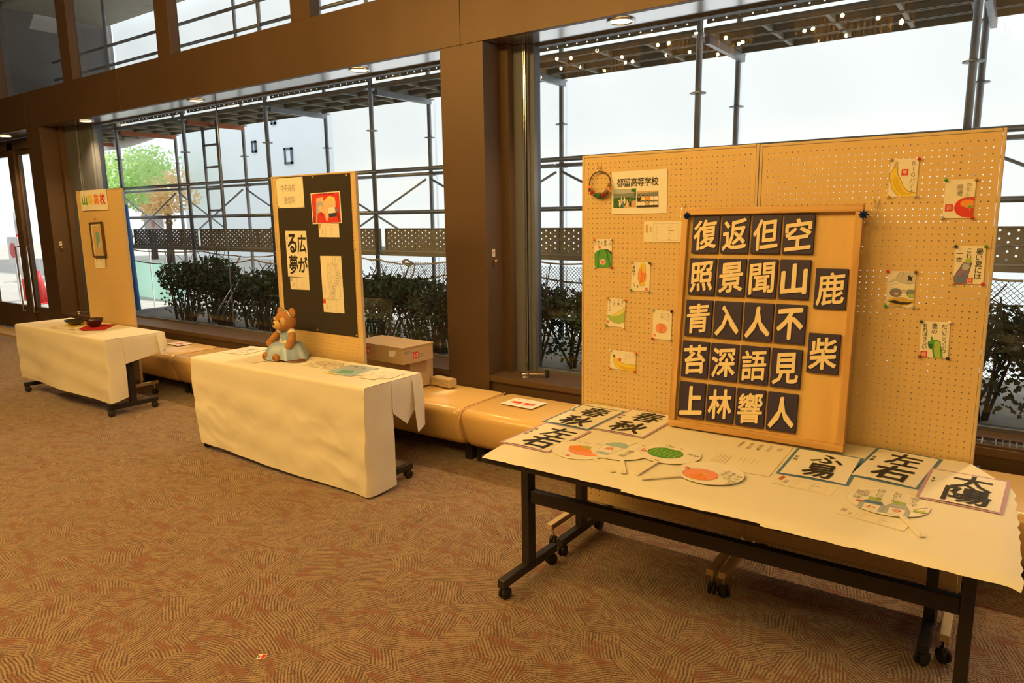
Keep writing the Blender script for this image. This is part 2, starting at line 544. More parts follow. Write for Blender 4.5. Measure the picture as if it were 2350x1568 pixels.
class Art:
    """flat drawing on a w x h sheet: u to the right, v downwards, both 0..1; layers rise by a hair"""

    def __init__(s, w, h, z0=0.0006):
        s.w, s.h, s.z = w, h, z0
        s.mb = MB()

    def P(s, u, v):
        return ((u - .5) * s.w, (.5 - v) * s.h, s.z)

    def up(s):
        s.z += 0.00012

    def poly(s, pts, c):
        # keep the drawing inside the sheet
        for ax, lim, sg in ((0, 0.0, 1), (0, 1.0, -1), (1, 0.0, 1), (1, 1.0, -1)):
            out = []
            for i in range(len(pts)):
                p, q = pts[i - 1], pts[i]
                ip, iq = (p[ax] - lim) * sg >= 0, (q[ax] - lim) * sg >= 0
                if ip != iq:
                    t = (lim - p[ax]) / (q[ax] - p[ax])
                    out.append((p[0] + (q[0] - p[0]) * t, p[1] + (q[1] - p[1]) * t))
                if iq:
                    out.append(q)
            pts = out
            if len(pts) < 3:
                return s
        s.mb.add([s.P(*p) for p in pts], [tuple(range(len(pts)))[::-1]], PAL[c]); s.up(); return s

    def rect(s, u0, v0, u1, v1, c):
        return s.poly([(u0, v0), (u1, v0), (u1, v1), (u0, v1)], c)

    def ell(s, u, v, a, b, c, n=20, t0=0, t1=2 * PI):
        return s.poly([(u + a * math.cos(t0 + (t1 - t0) * i / n), v + b * math.sin(t0 + (t1 - t0) * i / n)) for i in range(n if t1 - t0 > 6 else n + 1)], c)

    def line(s, pts, wd_, c):
        q = [Vector(s.P(*p)) for p in pts]
        vs_ = []; fs_ = []
        for i, p in enumerate(q):
            t = (q[min(i + 1, len(q) - 1)] - q[max(i - 1, 0)])
            t = t.normalized() if t.length > 1e-9 else Vector((1, 0, 0))
            nn = Vector((-t.y, t.x, 0)) * (wd_ / 2)
            vs_ += [p + nn, p - nn]
        for i in range(len(q) - 1):
            fs_.append((2 * i, 2 * i + 1, 2 * i + 3, 2 * i + 2))
        s.mb.add(vs_, fs_, PAL[c]); s.up(); return s

    def frame(s, u0, v0, u1, v1, wd_, c):
        return s.line([(u0, v0), (u1, v0), (u1, v1), (u0, v1), (u0, v0)], wd_, c)

    def char(s, ch, u0, v0, u1, v1, c, bold=0.0, shear=0.0):
        # fit the glyph into the given cell
        v, f, bb = glyph(ch, bold)
        dx = (bb[1] - bb[0]) or 1; dy = (bb[3] - bb[2]) or 1
        out = []
        nb = max(1, NB[(ch, bold)])
        for i, (x, y) in enumerate(v):
            a = (x - bb[0]) / dx; b = (y - bb[2]) / dy
            p_ = s.P(u0 + (u1 - u0) * (a + shear * (b - .5)), v1 + (v0 - v1) * b)
            out.append((p_[0], p_[1], p_[2] + (i // nb) * .00005))
        s.mb.add(out, f, PAL[c] if isinstance(c, str) else c)
        return s

    def col(s, text, u, v, size, c='ink', gap=1.08, aspect=1.0, bold=0.0, shear=0.0):
        # vertical column, size = cell height in metres
        hh = size / s.h; ww = size * aspect / s.w
        for i, ch in enumerate(text):
            if ch == ' ':
                continue
            g = glyph(ch, bold)[2]
            gw = min(1.0, (g[1] - g[0]) / 0.9); gh = min(1.0, (g[3] - g[2]) / 0.9)
            cu, cv = u, v + hh * gap * i + hh / 2
            s.char(ch, cu - ww * gw / 2, cv - hh * gh / 2, cu + ww * gw / 2, cv + hh * gh / 2, c, bold, shear)
        s.up(); return s

    def row(s, text, u, v, size, c='ink', gap=1.05, aspect=1.0, bold=0.0, shear=0.0):
        hh = size / s.h; ww = size * aspect / s.w
        x = u
        for ch in text:
            g = glyph(ch, bold)[2]
            latin = ord(ch) < 256
            if ch == ' ':
                x += ww * .4; continue
            gw = (g[1] - g[0]) / 0.9; gh = (g[3] - g[2]) / 0.9
            cw = ww * gw
            cell = cw * 1.15 if latin else ww * gap
            if latin:
                s.char(ch, x, v + hh - hh * gh, x + cw, v + hh, c, bold, shear)
            else:
                s.char(ch, x + (ww - cw) / 2, v + (hh - hh * gh) / 2, x + (ww + cw) / 2, v + (hh + hh * gh) / 2, c, bold, shear)
            x += cell
        s.up(); return s

    def seal(s, u, v, size, ch='印'):
        a, b = size / s.w, size / s.h
        s.rect(u, v, u + a, v + b, 'red')
        s.char(ch, u + a * .18, v + b * .15, u + a * .82, v + b * .85, 'white', 0.0); s.up(); return s

    def build(s, name, parent):
        return s.mb.build(name, None, parent, local=True)


def frame_of(tl, tr, bl, br=None):
    # rectangle frame from corner points in the world -> matrix, w, h (z of the matrix faces the viewer side)
    if br is None:
        br = tr + bl - tl
    c = (tl + tr + bl + br) / 4
    ex = ((tr - tl) + (br - bl)) / 2
    ey = ((tl - bl) + (tr - br)) / 2
    w = ex.length
    ex = ex.normalized()
    ey2 = (ey - ex * ey.dot(ex))
    h = ey2.length
    ey2 = ey2.normalized()
    n = ex.cross(ey2)
    M = Matrix(((ex.x, ey2.x, n.x, c.x), (ex.y, ey2.y, n.y, c.y), (ex.z, ey2.z, n.z, c.z), (0, 0, 0, 1)))
    return M, w, h


def sheet(name, M, w, h, m, label, cat, group=None, th=0.0004, curl=0.0, parent=None, lift=0.0):
    mb = MB()
    if curl:
        n = 10
        mb.grid(lambda a, b: Vector(((a - .5) * w, (b - .5) * h, th + curl * (math.sin(a * 7 + b * 3) * .12 + max(0, abs(a - .5) * 2 - .55) ** 2 * 1.6))), n, 4)
        mb.grid(lambda a, b: Vector(((.5 - a) * w, (b - .5) * h, curl * (math.sin((1 - a) * 7 + b * 3) * .12 + max(0, abs(a - .5) * 2 - .55) ** 2 * 1.6))), n, 4)
    else:
        mb.box(-w / 2, w / 2, -h / 2, h / 2, 0, th)
    o = bpy.data.objects.new(name, mb.data(name, m))
    COL.objects.link(o)
    o.matrix_world = M @ Matrix.Translation((0, 0, lift))
    if label:
        tag(o, label, cat, group)
    return o

# ================================================================== the setting
ZB, ZT, YW, YG = 2.937, 3.389, 4.25, 4.62
fl = MB().box(-19, 7, -6.2, 4.95, -0.12, 0).build('floor', M_CARPET)
fl['kind'] = 'structure'
for nm, bx, m in (('wall_back', (-19, 7, -6.3, -6.2, 0, 4.95), M_WALL), ('wall_right', (7, 7.1, -6.2, 4.75, 0, 4.95), M_WALL),
                  ('wall_left', (-19.1, -19, -6.2, 4.95, 0, 4.95), M_WALL), ('ceiling', (-19, 7, -6.2, 4.45, 4.95, 5.05), M_CEIL)):
    o = MB().box(*bx).build(nm, m)
    o['kind'] = 'structure'

wf = struct('wall_front', (-3.45, YW, 0))
PIL = [(-10.9, -10.5), (-3.658, -3.255), (3.58, 3.98)]
for a, b in PIL:
    MB().rbox(a, b, YW, 4.78, 0, ZB, 0.004).build('pillar', M_BRONZE, wf)
    # front-facing return strip and grey jamb beside the pillar
    if b < 0:
        MB().box(b, b + 0.075, 4.45, 4.78, 0.5, ZB).build('return_strip', M_BRONZE, wf)
xs = [-3.458 + 2.464 * k for k in range(-6, 5)]
for a, b in zip(xs[:-1], xs[1:]):
    MB().rbox(a + .002, b - .002, YW, YW + .05, ZB, ZT, 0.002).build('fascia_panel', M_BRONZE, wf)
    MB().box(a + .001, b - .001, YW + .052, 4.60, ZB + .003, ZB + .02).build('soffit_panel', M_SOFFIT, wf)
MB().box(-19, 7, YW + .06, 4.80, ZB + .025, ZT - .01).build('beam_core', M_DARKMET, wf)
MB().box(-19, 7, YW + .05, 4.50, ZT - .012, ZT).build('beam_cap', M_BRONZE, wf)
# low wall and sill under the glass
for a, b in ((-10.5, -3.658), (-3.255, 3.58)):
    MB().box(a, b, YW + .035, 4.78, 0, 0.455).build('sill_wall', M_BRONZE, wf)
    n = 3
    for k in range(n):
        x0, x1 = a + (b - a) * k / n, a + (b - a) * (k + 1) / n
        MB().rbox(x0 + .001, x1 - .001, YW, 4.60, 0.455, 0.50, 0.004).build('sill_board', M_BRONZE, wf)
MB().box(-13.9, -10.9, 4.30, 4.60, 0.0, 0.03).build('threshold', M_VINYL, wf)
# clerestory mullions
MX = [-9.683 + 2.17 * k for k in range(-4, 8)]
for x in MX:
    MB().rbox(x, x + .25, YW, 4.36, ZT, 4.95, 0.003).build('mullion', M_BRONZE, wf)


def window(n, x0, x1, y, z0, z1, joints, jamb=True):
    w = struct('window_%d' % n, ((x0 + x1) / 2, y, z0))
    cuts = [x0] + joints + [x1]
    for a, b in zip(cuts[:-1], cuts[1:]):
        MB().add([(a + .003, y, z0), (b - .003, y, z0), (b - .003, y, z1), (a + .003, y, z1)], [(0, 1, 2, 3)]).build('pane', M_GLASS, w)
    for j in joints:
        MB().box(j - .004, j + .004, y - .006, y + .006, z0, z1).build('glass_joint', M_GREYMET, w)
    MB().box(x0, x1, y - .03, y + .04, z0 - .002, z0 + .022).build('bottom_rail', M_GREYMET, w)
    MB().box(x0, x1, y - .02, y + .04, z1 - .006, z1 + .02).build('head_rail', M_GREYMET, w)
    return w


w1 = window(1, -3.035, 3.55, YG, 0.50, 2.93, [0.62])
w2 = window(2, -9.77, -3.66, YG, 0.50, 2.93, [-7.12])
for w, xl, wide in ((w1, -3.18, 0.145), (w2, -10.425, 0.655)):
    g = xl + wide
    mid = xl + 0.085 if wide < .3 else xl + .30
    MB().box(xl, mid - .008, 4.52, 4.70, .5, ZB).build('jamb', M_GREYMET, w)
    for q in (-.006, .008):
        MB().tube([(mid + q, 4.535, .5), (mid + q, 4.535, ZB)], .0035, 6).build('chrome_strip', M_CHROME, w)
    MB().box(mid + .012, g - .035, 4.55, 4.70, .5, ZB).build('jamb', M_GREYMET, w)
    MB().box(g - .033, g, 4.57, 4.66, .5, ZB).build('glazing_bead', M_GREYMET, w)
for k in range(len(MX) - 1):
    window(3 + k, MX[k] + .25, MX[k + 1], 4.335, ZT, 4.95, [])
# glazed doors at the far end
dr = struct('door_1', (-12.4, 4.72, 0))
for (a, b) in ((-14.05, -12.72), (-12.52, -11.2)):
    MB().add([(a + .06, 4.72, .42), (b - .06, 4.72, .42), (b - .06, 4.72, 2.72), (a + .06, 4.72, 2.72)], [(0, 1, 2, 3)]).build('pane', M_GLASS, dr)
    MB().box(a, b, 4.70, 4.75, 0.02, .42).build('kick_panel', M_BRONZE, dr)
    MB().box(a, b, 4.70, 4.75, 2.72, 2.80).build('top_rail', M_BRONZE, dr)
    for x in (a, b - .06):
        MB().box(x, x + .06, 4.70, 4.75, .42, 2.72).build('stile', M_BRONZE, dr)
    hx = b - .10 if a < -13 else a + .10
    MB().tube([(hx, 4.69, .34), (hx, 4.64, .34), (hx, 4.64, 1.35), (hx, 4.69, 1.35)], .012, 8).build('handle', M_CHROME, dr)
MB().box(-12.72, -12.52, 4.66, 4.78, 0, 2.9).build('door_post', M_BRONZE, dr)
MB().box(-14.2, -10.9, 4.66, 4.78, 2.80, 2.94).build('door_head', M_BRONZE, dr)
MB().box(-11.2, -10.9, 4.62, 4.78, 0, 2.9).build('door_jamb', M_GREYMET, dr)
o = MB().box(-19, -14.05, 4.62, 4.78, 0, 2.94).build('wall_front_left', M_WALL); o['kind'] = 'structure'

# air grille let into the sill at the right
gr = thing('air_grille', 'brown metal air grille with thin bars let into the window sill', 'grille', (0.9, 4.35, .5))
MB().box(-.28, 2.2, 4.262, 4.285, .5, .512).build('grille_rail', M_BRONZE, gr)
MB().box(-.28, 2.2, 4.405, 4.43, .5, .512).build('grille_rail', M_BRONZE, gr)
MB().box(-.28, 2.2, 4.345, 4.352, .502, .510).build('grille_rod', M_CHROME, gr)
MB().box(-.28, 2.2, 4.285, 4.405, .5005, .502).build('dark_slot', M_DARKMET, gr)
bme = MB().box(-.003, .003, -.06, .06, 0, .008).data('grille_bar', M_CHROME)
for k in range(40):
    inst('grille_bar', bme, (-.26 + k * .03, 4.345, .502), gr)

# ------------------------------------------------------------------ lamps
M_LAMP = emat('downlight_glow', (1.0, 0.66, 0.28), 7.0)
for k, x in enumerate((-11.99, -9.56, -7.13, -4.68, -2.24, .20, 2.64)):
    t = thing('downlight', 'round recessed downlight glowing warm in the soffit ' + ('above the far glass doors', 'beside the far brown pillar', 'above the joint of the long window', 'between the long window and the middle pillar', 'over the large pegboards', 'above the air grille', 'beyond the air grille')[k], 'ceiling light', (x, 4.40, ZB - .012), 'downlights along the soffit')
    MB().lathe((x, 4.40, ZB - .006), [(.068, .006), (.094, .006), (.094, 0), (.086, -.004), (.068, 0), (.068, .006)], 28).build('trim_ring', M_CHROME, t, smooth=True)
    MB().lathe((x, 4.40, ZB - .004), [(0.0001, .004), (.067, .004), (.067, 0.0), (0.0001, 0.0)], 24).build('lamp_disc', M_LAMP, t)
    ld = bpy.data.lights.new('downlight_beam', 'SPOT')
    ld.energy = 105; ld.color = (1.0, .64, .28); ld.spot_size = 2.1; ld.spot_blend = .8; ld.shadow_soft_size = .06
    lo = bpy.data.objects.new('downlight_beam', ld)
    COL.objects.link(lo); lo.location = (x, 4.40, ZB - .03); adopt(lo, t)

M_BULB = emat('bulb_glow', WARM, BULB)
M_BRASS = mat('brass', (0.62, 0.44, 0.16), 0.3, 0.9)
cb = {}
mb = MB(); mb.lathe((0, 0, 0), [(.02, .45), (.30, .45), (.34, .42), (.34, .38), (.30, .35), (.02, .35)], 24)
cb['canopy'] = mb.data('canopy', M_BRASS, True)
mb = MB()
for ring, (R, zt, zb, n) in enumerate(((.62, .30, -.12, 56), (.40, .18, -.30, 40))):
    for k in range(n):
        a = 2 * PI * k / n
        mb.bar((R * math.cos(a), R * math.sin(a), zt), (R * math.cos(a), R * math.sin(a), zb - .05 * (k % 2)), .014, .014)
    mb.tube([(R * math.cos(2 * PI * k / 32), R * math.sin(2 * PI * k / 32), zt) for k in range(33)], .012, 5)
cb['fringe'] = mb.data('rod_fringe', M_BRASS)
cb['bulb'] = MB().sphere((0, 0, 0), .022, 8, 6).data('bulb', M_BULB, True)
cb['rod'] = MB().tube([(0, 0, .45), (0, 0, 1.0)], .018, 6).data('hanging_rod', M_BRASS)
for k, (cx, cy) in enumerate(((-6.5, .2), (-5.0, .2), (-3.5, .2), (-1.8, -.1), (.1, -1.3))):  # chandeliers beyond the mirrored ones are added to even out the light
    t = thing('chandelier', 'brass rod chandelier with small warm bulbs mirrored in the glass', 'chandelier', (cx, cy, 3.95), 'chandeliers along the hall')
    for nm in ('canopy', 'fringe', 'rod'):
        inst({'canopy': 'canopy', 'fringe': 'rod_fringe', 'rod': 'hanging_rod'}[nm], cb[nm], (cx, cy, 3.95), t)
    for j in range(9):
        a = 2 * PI * j / 9 + .3 * k
        inst('bulb', cb['bulb'], (cx + .52 * math.cos(a), cy + .52 * math.sin(a), 3.95 - .20 + .06 * (j % 2)), t)

# ================================================================== furniture
# ---- caster
mb = MB()
for s_ in (-1, 1):
    mb.lathe((s_ * .011 - .006, 0, .029), [(.008, 0), (.026, .001), (.029, .004), (.029, .009), (.026, .012), (.008, .012)], 16, axis='X')
mb.box(-.005, .005, -.018, .018, .03, .058)
mb.lathe((0, .004, .052), [(.008, 0), (.008, .012)], 10)
CASTER = mb.data('caster', M_RUB, True)


def table(name, x0, x1, y0, y1, lxs, fy0, fy1, label, sy0=None):
    t = thing(name, label, 'table', ((x0 + x1) / 2, (y0 + y1) / 2, 0), 'wheeled folding tables')
    MB().rbox(x0, x1, y0, y1, .668, .70, .004).build('tabletop', M_BLACK, t)
    yc = (fy0 + fy1) / 2
    for lx in lxs:
        ft = MB().rbox(lx - .02, lx + .02, fy0, fy1, .060, .10, .004).build('foot', M_BLACK, t)
        MB().rbox(lx - .02, lx + .02, yc - .03, yc + .03, .10, .668, .003).build('leg', M_BLACK, t)
        for yy in (fy0 + .03, fy1 - .03):
            inst('caster', CASTER, (lx, yy, 0), ft, random.uniform(-.6, .6))
    MB().rbox(lxs[0] + .02, lxs[1] - .02, yc - .018, yc + .018, .40, .46, .003).build('stretcher', M_BLACK, t)
    return t


table('folding_table', -1.80, 0.045, 2.285, 2.735, (-1.765, -.04), 2.36, 2.81, 'black wheeled folding table standing in front, with exposed legs, under torn white paper')
table('folding_table', -1.80, -0.055, 2.815, 3.262, (-1.765, -.17), 2.86, 3.30, 'black wheeled folding table pushed against the large pegboards, behind a matching table')
table('folding_table', -4.965, -3.150, 2.870, 3.345, (-4.93, -3.19), 2.865, 3.29, 'wheeled folding table carrying the teddy bear, hidden under a white cloth')
table('folding_table', -8.215, -6.385, 2.905, 3.40, (-8.19, -6.45), 2.88, 3.33, 'wheeled folding table carrying the two bowls, under a white cloth')

# ---- pegboard (one perforated sheet, shared)
PW, PH, PT = 0.874, 1.834, 0.012
mb = MB()
P_ = 0.025
NX, NZ = 34, 72
xo, zo = (PW - NX * P_) / 2, (PH - NZ * P_) / 2
hr = 0.0029
oct_ = [(hr * math.cos(PI / 4 * k + PI / 8 * 0), hr * math.sin(PI / 4 * k)) for k in range(8)]
sq = [(P_ / 2, 0), (P_ / 2, P_ / 2), (0, P_ / 2), (-P_ / 2, P_ / 2), (-P_ / 2, 0), (-P_ / 2, -P_ / 2), (0, -P_ / 2), (P_ / 2, -P_ / 2)]
V, Fc = [], []
for i in range(NX):
    for j in range(NZ):
        cx, cz = xo + (i + .5) * P_, zo + (j + .5) * P_
        k = len(V)
        for yy in (0, PT):
            V += [(cx + a, yy, cz + b) for a, b in sq]
            V += [(cx + a, yy, cz + b) for a, b in oct_]
        for q in range(8):
            r_ = (q + 1) % 8
            Fc.append((k + q, k + r_, k + 8 + r_, k + 8 + q))
            Fc.append((k + 16 + r_, k + 16 + q, k + 24 + q, k + 24 + r_))
            Fc.append((k + 8 + q, k + 8 + r_, k + 24 + r_, k + 24 + q))
mb.v = [Vector(p) for p in V]; mb.f = Fc; mb.m = [0] * len(Fc)
mb.box(0, xo, 0, PT, 0, PH); mb.box(PW - xo, PW, 0, PT, 0, PH)
mb.box(xo, PW - xo, 0, PT, 0, zo); mb.box(xo, PW - xo, 0, PT, PH - zo, PH)
PEG = mb.data('pegboard', M_PEG)


def panel(x0, yf, ztop, label, w=.90, fy=(-.375, .325)):
    # yf: Y of the front face
    t = thing('display_panel', label, 'display panel', (x0 + w / 2, yf + .012, 0), 'free-standing pegboard panels')
    zb = ztop - 1.86
    r = (w - PW) / 2
    inst('pegboard', PEG, (x0 + r, yf + .002, zb + .013), t)
    d0, d1 = yf, yf + .024
    MB().rbox(x0, x0 + r - .0012, d0, d1, zb, ztop, .002).build('frame_rail', M_BEIGE, t)
    MB().rbox(x0 + w - r + .0012, x0 + w, d0, d1, zb, ztop, .002).build('frame_rail', M_BEIGE, t)
    MB().rbox(x0 + r, x0 + w - r, d0, d1, ztop - .0118, ztop, .002).build('frame_rail', M_BEIGE, t)
    MB().rbox(x0 + r, x0 + w - r, d0, d1, zb, zb + .0118, .002).build('frame_rail', M_BEIGE, t)
    for fx in (x0 + .025, x0 + w - .025):
        ft = MB().rbox(fx - .017, fx + .017, yf + fy[0], yf + fy[1], .105, .135, .003).build('foot', M_BEIGE, t)
        MB().box(fx - .012, fx + .012, yf + .002, yf + .022, .134, zb + .001).build('post', M_BEIGE, t)
        for yy in (yf + fy[0] + .04, yf + fy[1] - .04):
            MB().tube([(fx, yy, .055), (fx, yy, .106)], .008, 8).build('caster_stem', M_CHROME, ft)
            inst('caster', CASTER, (fx, yy, 0), ft, random.uniform(-1, 1))
    return t


YP = 3.285
panel(-1.885, YP, 2.003, 'beige pegboard panel hung with the berry wreath and the small fruit cards')
panel(-.9815, YP, 2.000, 'beige pegboard panel with light shining through its holes and the big banana card')
YP2, YP3 = 3.403, 3.430
panel(-4.625, YP2, 2.020, 'beige pegboard panel covered by a black sheet behind the teddy bear', .915, (-.30, .205))
panel(-7.83, YP3, 2.018, 'beige pegboard panel with the colourful sign and the small framed picture', .905, (-.30, .18))

# ---- vinyl benches
mbb = MB().rbox(-.4535, .4535, 0, .60, .13, .41, .055)
for p_ in mbb.v:
    if p_.y < .3:
        p_.y += .075 * max(0, (.33 - p_.z) / .2) - .012 * math.exp(-((p_.z - .27) / .08) ** 2)
    if p_.z > .40:
        p_.z += .012 * math.cos(p_.x * 3.2) 
BEN = mbb.data('cushion', M_VINYL, True)
lg = MB().rbox(-.03, .03, -.03, .03, 0, .14, .004).data('leg', M_DARKMET)
pip = MB().tube([(0, .085, .15), (0, .05, .19), (0, .006, .30), (0, .012, .35), (0, .04, .395), (0, .07, .4115), (0, .55, .4115)], .006, 6).data('piping', M_VINYL, True)
for k in range(12):
    xc = -3.034 + .455 + .91 * (k - 7)
    lab = {6: 'tan vinyl bench seat carrying the stack of cardboard boxes', 7: 'tan vinyl bench seat with a red and white notice beside the big front table', 2: 'tan vinyl bench seat with a red and white notice between the far tables'}.get(k, 'bare tan vinyl bench seat in the row along the window')
    t = thing('bench', lab, 'bench', (xc, 3.90, 0), 'vinyl benches in a row under the window')
    inst('cushion', BEN, (xc, 3.60, 0), t)
    inst('piping', pip, (xc - .4535, 3.60, 0), t)
    for a in (-.40, .40):
        for b in (3.80, 4.12):
            inst('leg', lg, (xc + a, b, 0), t)


# ---- covers on the tables
def wob(x, y, s=1.0):
    return s * (math.sin(x * 9.1 + y * 5.3) * .35 + math.sin(x * 21.7 - y * 13.1 + 1.3) * .25 + math.sin(x * 4.3 + y * 17.9 + .7) * .4)


def roll_sheet(name, xl0, xl1, xr0, xr1, y0, y1, z, label, drop=.012, right_curl=0):
    mb = MB()
    ny = 26

    def fn(a, b):
        y = y0 + (y1 - y0) * b
        xl = xl0 + (xl1 - xl0) * b; xr = xr0 + (xr1 - xr0) * b
        x = xl + (xr - xl) * a
        zz = z + .0008 * wob(x * 1.5, y * 1.5)
        e = max(0.0, 2.282 - y)
        zz -= drop * (e / .03) ** 1.5 if e > 0 else 0
        ex = max(0.0, -1.802 - x)
        zz -= .22 * ex
        ex = max(0.0, x - .047)
        zz -= .2 * ex
        # torn edge
        if xr1 > -.2:
            y -= .018 * a * (1 - b)
        if b == 0:
            y += .002 * math.sin(x * 55) + .002 * math.sin(x * 131)
        if xr1 > -.2:
            y -= .235 * max(0, (a - .78) / .22) * max(0, (b - .45) / .55) ** 1.5
            zz -= .03 * max(0, x + .05) * (1 if b > .6 else 0)
        if a == 1 and xr1 > -.2:
            x += .004 * math.sin(y * 70)
        return Vector((x, y, zz))
    mb.grid(fn, 24, ny)
    o = mb.build(name, M_ROLL, smooth=True)
    return tag(o, label, 'paper')


roll_sheet('table_paper', -1.785, -1.905, -1.06, -1.06, 2.268, 3.275, .7022, 'white roll paper on the front tables lying under the fruit fans')
roll_sheet('table_paper', -1.13, -1.13, -.55, -.55, 2.258, 3.275, .7030, 'white roll paper on the front tables lying under the carved poem board')
roll_sheet('table_paper', -.62, -.62, .085, .055, 2.250, 3.27, .7038, 'white roll paper on the front tables with a ragged end, under the soda bottle fan')


def tablecloth(name, x0, x1, y0, y1, z, hemL, hemR, side, label, crumple=.009):
    mb = MB()
    nf = 30

    def fn(a, b):
        # b: 0 back edge .. 0.35 front edge .. 1 hem
        x = x0 + (x1 - x0) * a
        if b < .35:
            y = y1 + (y0 - y1) * (b / .35)
            return Vector((x, y, z + .0006 * wob(x, y)))
        q = (b - .35) / .65
        hem = hemL + (hemR - hemL) * a
        zz = z - (z - hem) * q
        amp = .007 * min(1, q * 3)
        yy = y0 - .004 * min(1, q * 12) - .012 * q + amp * wob(x * .8, zz * 1.6) + .012 * q * math.sin(a * 9)
        nv_ = noise.noise(Vector((x * 3.1, zz * 5.5, 3.3))) + .6 * noise.noise(Vector((x * 7.3 + zz * 4, zz * 9.5, 8.1)))
        yy += crumple * min(1, q * 2.5) * (abs(nv_) ** .8) * (.5 + abs(noise.noise(Vector((x * 1.4, zz * 1.7, 1.0)))) * 1.6)
        xx = x + (.06 * q * q * (1 - a) ** 8) - .02 * q * (a ** 12)
        return Vector((xx, yy, zz))
    mb.grid(fn, 96, 70)

    # returns at the right-hand end: (y start, y end, hem z, bulge)
    for si, (a0, a1, hz0, hz1, bul) in enumerate(side):
        def fs(a, b, a0=a0, a1=a1, hz0=hz0, hz1=hz1, bul=bul, si=si):
            y = a0 + (a1 - a0) * a
            hem = hz0 + (hz1 - hz0) * a
            zz = z - .001 - (z - hem) * b
            pq = Vector((x1 + .004 * min(1, b * 9) + bul * b * (1 - a * .6) + .006 * wob(y * 2, zz), y, zz))
            if si == 0:
                e0 = fn(1.0, .35 + .65 * b)
                k_ = (1 - a) ** 3
                pq = pq * (1 - k_) + e0 * k_
            return pq
        mb.grid(fs, 10, 20)
    o = mb.build(name, M_CLOTH, smooth=True)
    tag(o, label, 'tablecloth')
    md = o.modifiers.new('weld', 'WELD'); md.merge_threshold = .0008
    return o


tablecloth('tablecloth', -4.985, -3.125, 2.850, 3.352, .7035, .055, .012, ((2.850, 3.075, .012, .03, .02), (3.07, 3.20, .50, .40, .008), (3.20, 3.345, .40, .55, .004), (3.255, 3.352, .335, .36, .045)),
           'white cloth hanging to the carpet over the table with the teddy bear')
tablecloth('tablecloth', -8.235, -6.365, 2.885, 3.41, .7035, .165, .135, ((2.885, 3.03, .135, .17, .015), (3.03, 3.40, .47, .53, .006), (3.33, 3.41, .50, .60, .05)),
           'white cloth with a raised hem over the table with the two bowls', .003)

# ================================================================== outside
o = MB().box(-19, 7, 4.35, 5.45, 5.06, 5.22).build('sun_block_slab', M_CONC); o['kind'] = 'structure'  # unseen slab added to keep direct sun out of the high windows
o = MB().box(-70, 40, 4.80, 70, -.6, -.03).build('ground_outside', M_GROUND); o['kind'] = 'structure'
XK = onZ(309, 713, .42).x
pl_ = struct('planter_bed', (-2, 6, 0))
MB().box(XK + .15, 6, 4.80, 7.6, -.03, .40).build('soil', M_GROUND, pl_)
MB().rbox(XK, XK + .15, 4.80, 7.6, -.03, .43, .01).build('kerb', M_CONC, pl_)
MB().rbox(XK + .15, 6, 7.6, 7.75, -.03, .43, .01).build('kerb', M_CONC, pl_)

SX = [-.355 - 1.81 * k for k in range(-2, 8)]      # scaffold grid lines
YF, YR = 5.58, 6.50
G_S = 'scaffolding outside the window'
mbp = MB().tube([(0, 0, 0), (0, 0, 7.6)], .0245, 12).data('tube', M_GALV, True)
fla = MB().lathe((0, 0, -.005), [(.026, 0), (.062, 0), (.062, .009), (.026, .009)], 12).data('rosette', M_GALV)
for row, y in (('front', YF), ('rear', YR)):
    for x in SX:
        if y == YF and x < -11.5:
            continue
        t = thing('scaffold_pole', 'galvanised upright scaffold pole in the %s row beyond the glass' % row, 'scaffold pole', (x, y, .40), 'scaffold poles, %s row' % row)
        inst('tube', mbp, (x, y, .40), t)
        for z in (.88, 1.31, 1.765, 2.20, 2.63, 3.06):
            inst('rosette', fla, (x, y, z), t)
for k in range(len(SX) - 1):
    x1, x0 = SX[k], SX[k + 1]
    for (nm, y, z) in (('upper front', YF, 2.20), ('lower front', YF, 1.765), ('upper rear', YR, 2.22)):
        o = MB().tube([(x0 + .026, y, z), (x1 - .026, y, z)], .0215, 10).build('scaffold_ledger', M_GALV, smooth=True)
        tag(o, 'horizontal scaffold pipe, %s line, between two poles' % nm, 'scaffold pipe', 'scaffold ledgers, ' + nm)
    for a, b in ((x0, x1), (x1, x0)):
        o = MB().tube([(a + .03 * (1 if b > a else -1), YR - .03 if a < b else YR - .06, 2.15), (b - .03 * (1 if b > a else -1), YR - .03 if a < b else YR - .06, 1.33)], .0135, 8).build('scaffold_brace', M_GALV, smooth=True)
        tag(o, 'thin diagonal brace crossing between rear scaffold poles', 'scaffold brace', 'scaffold braces')
    # walking deck and the perforated toe board standing on it
    o = MB().box(x0 + .03, x1 - .03, YF + .03, YR - .10, 1.300, 1.342, M_DECK).box(x0 + .03, x1 - .03, YF + .025, YR - .10, 1.343, 1.356, M_CONC).build('scaffold_plank')
    tag(o, 'lower steel walking plank between scaffold poles at chest height', 'scaffold plank', 'lower walking planks')


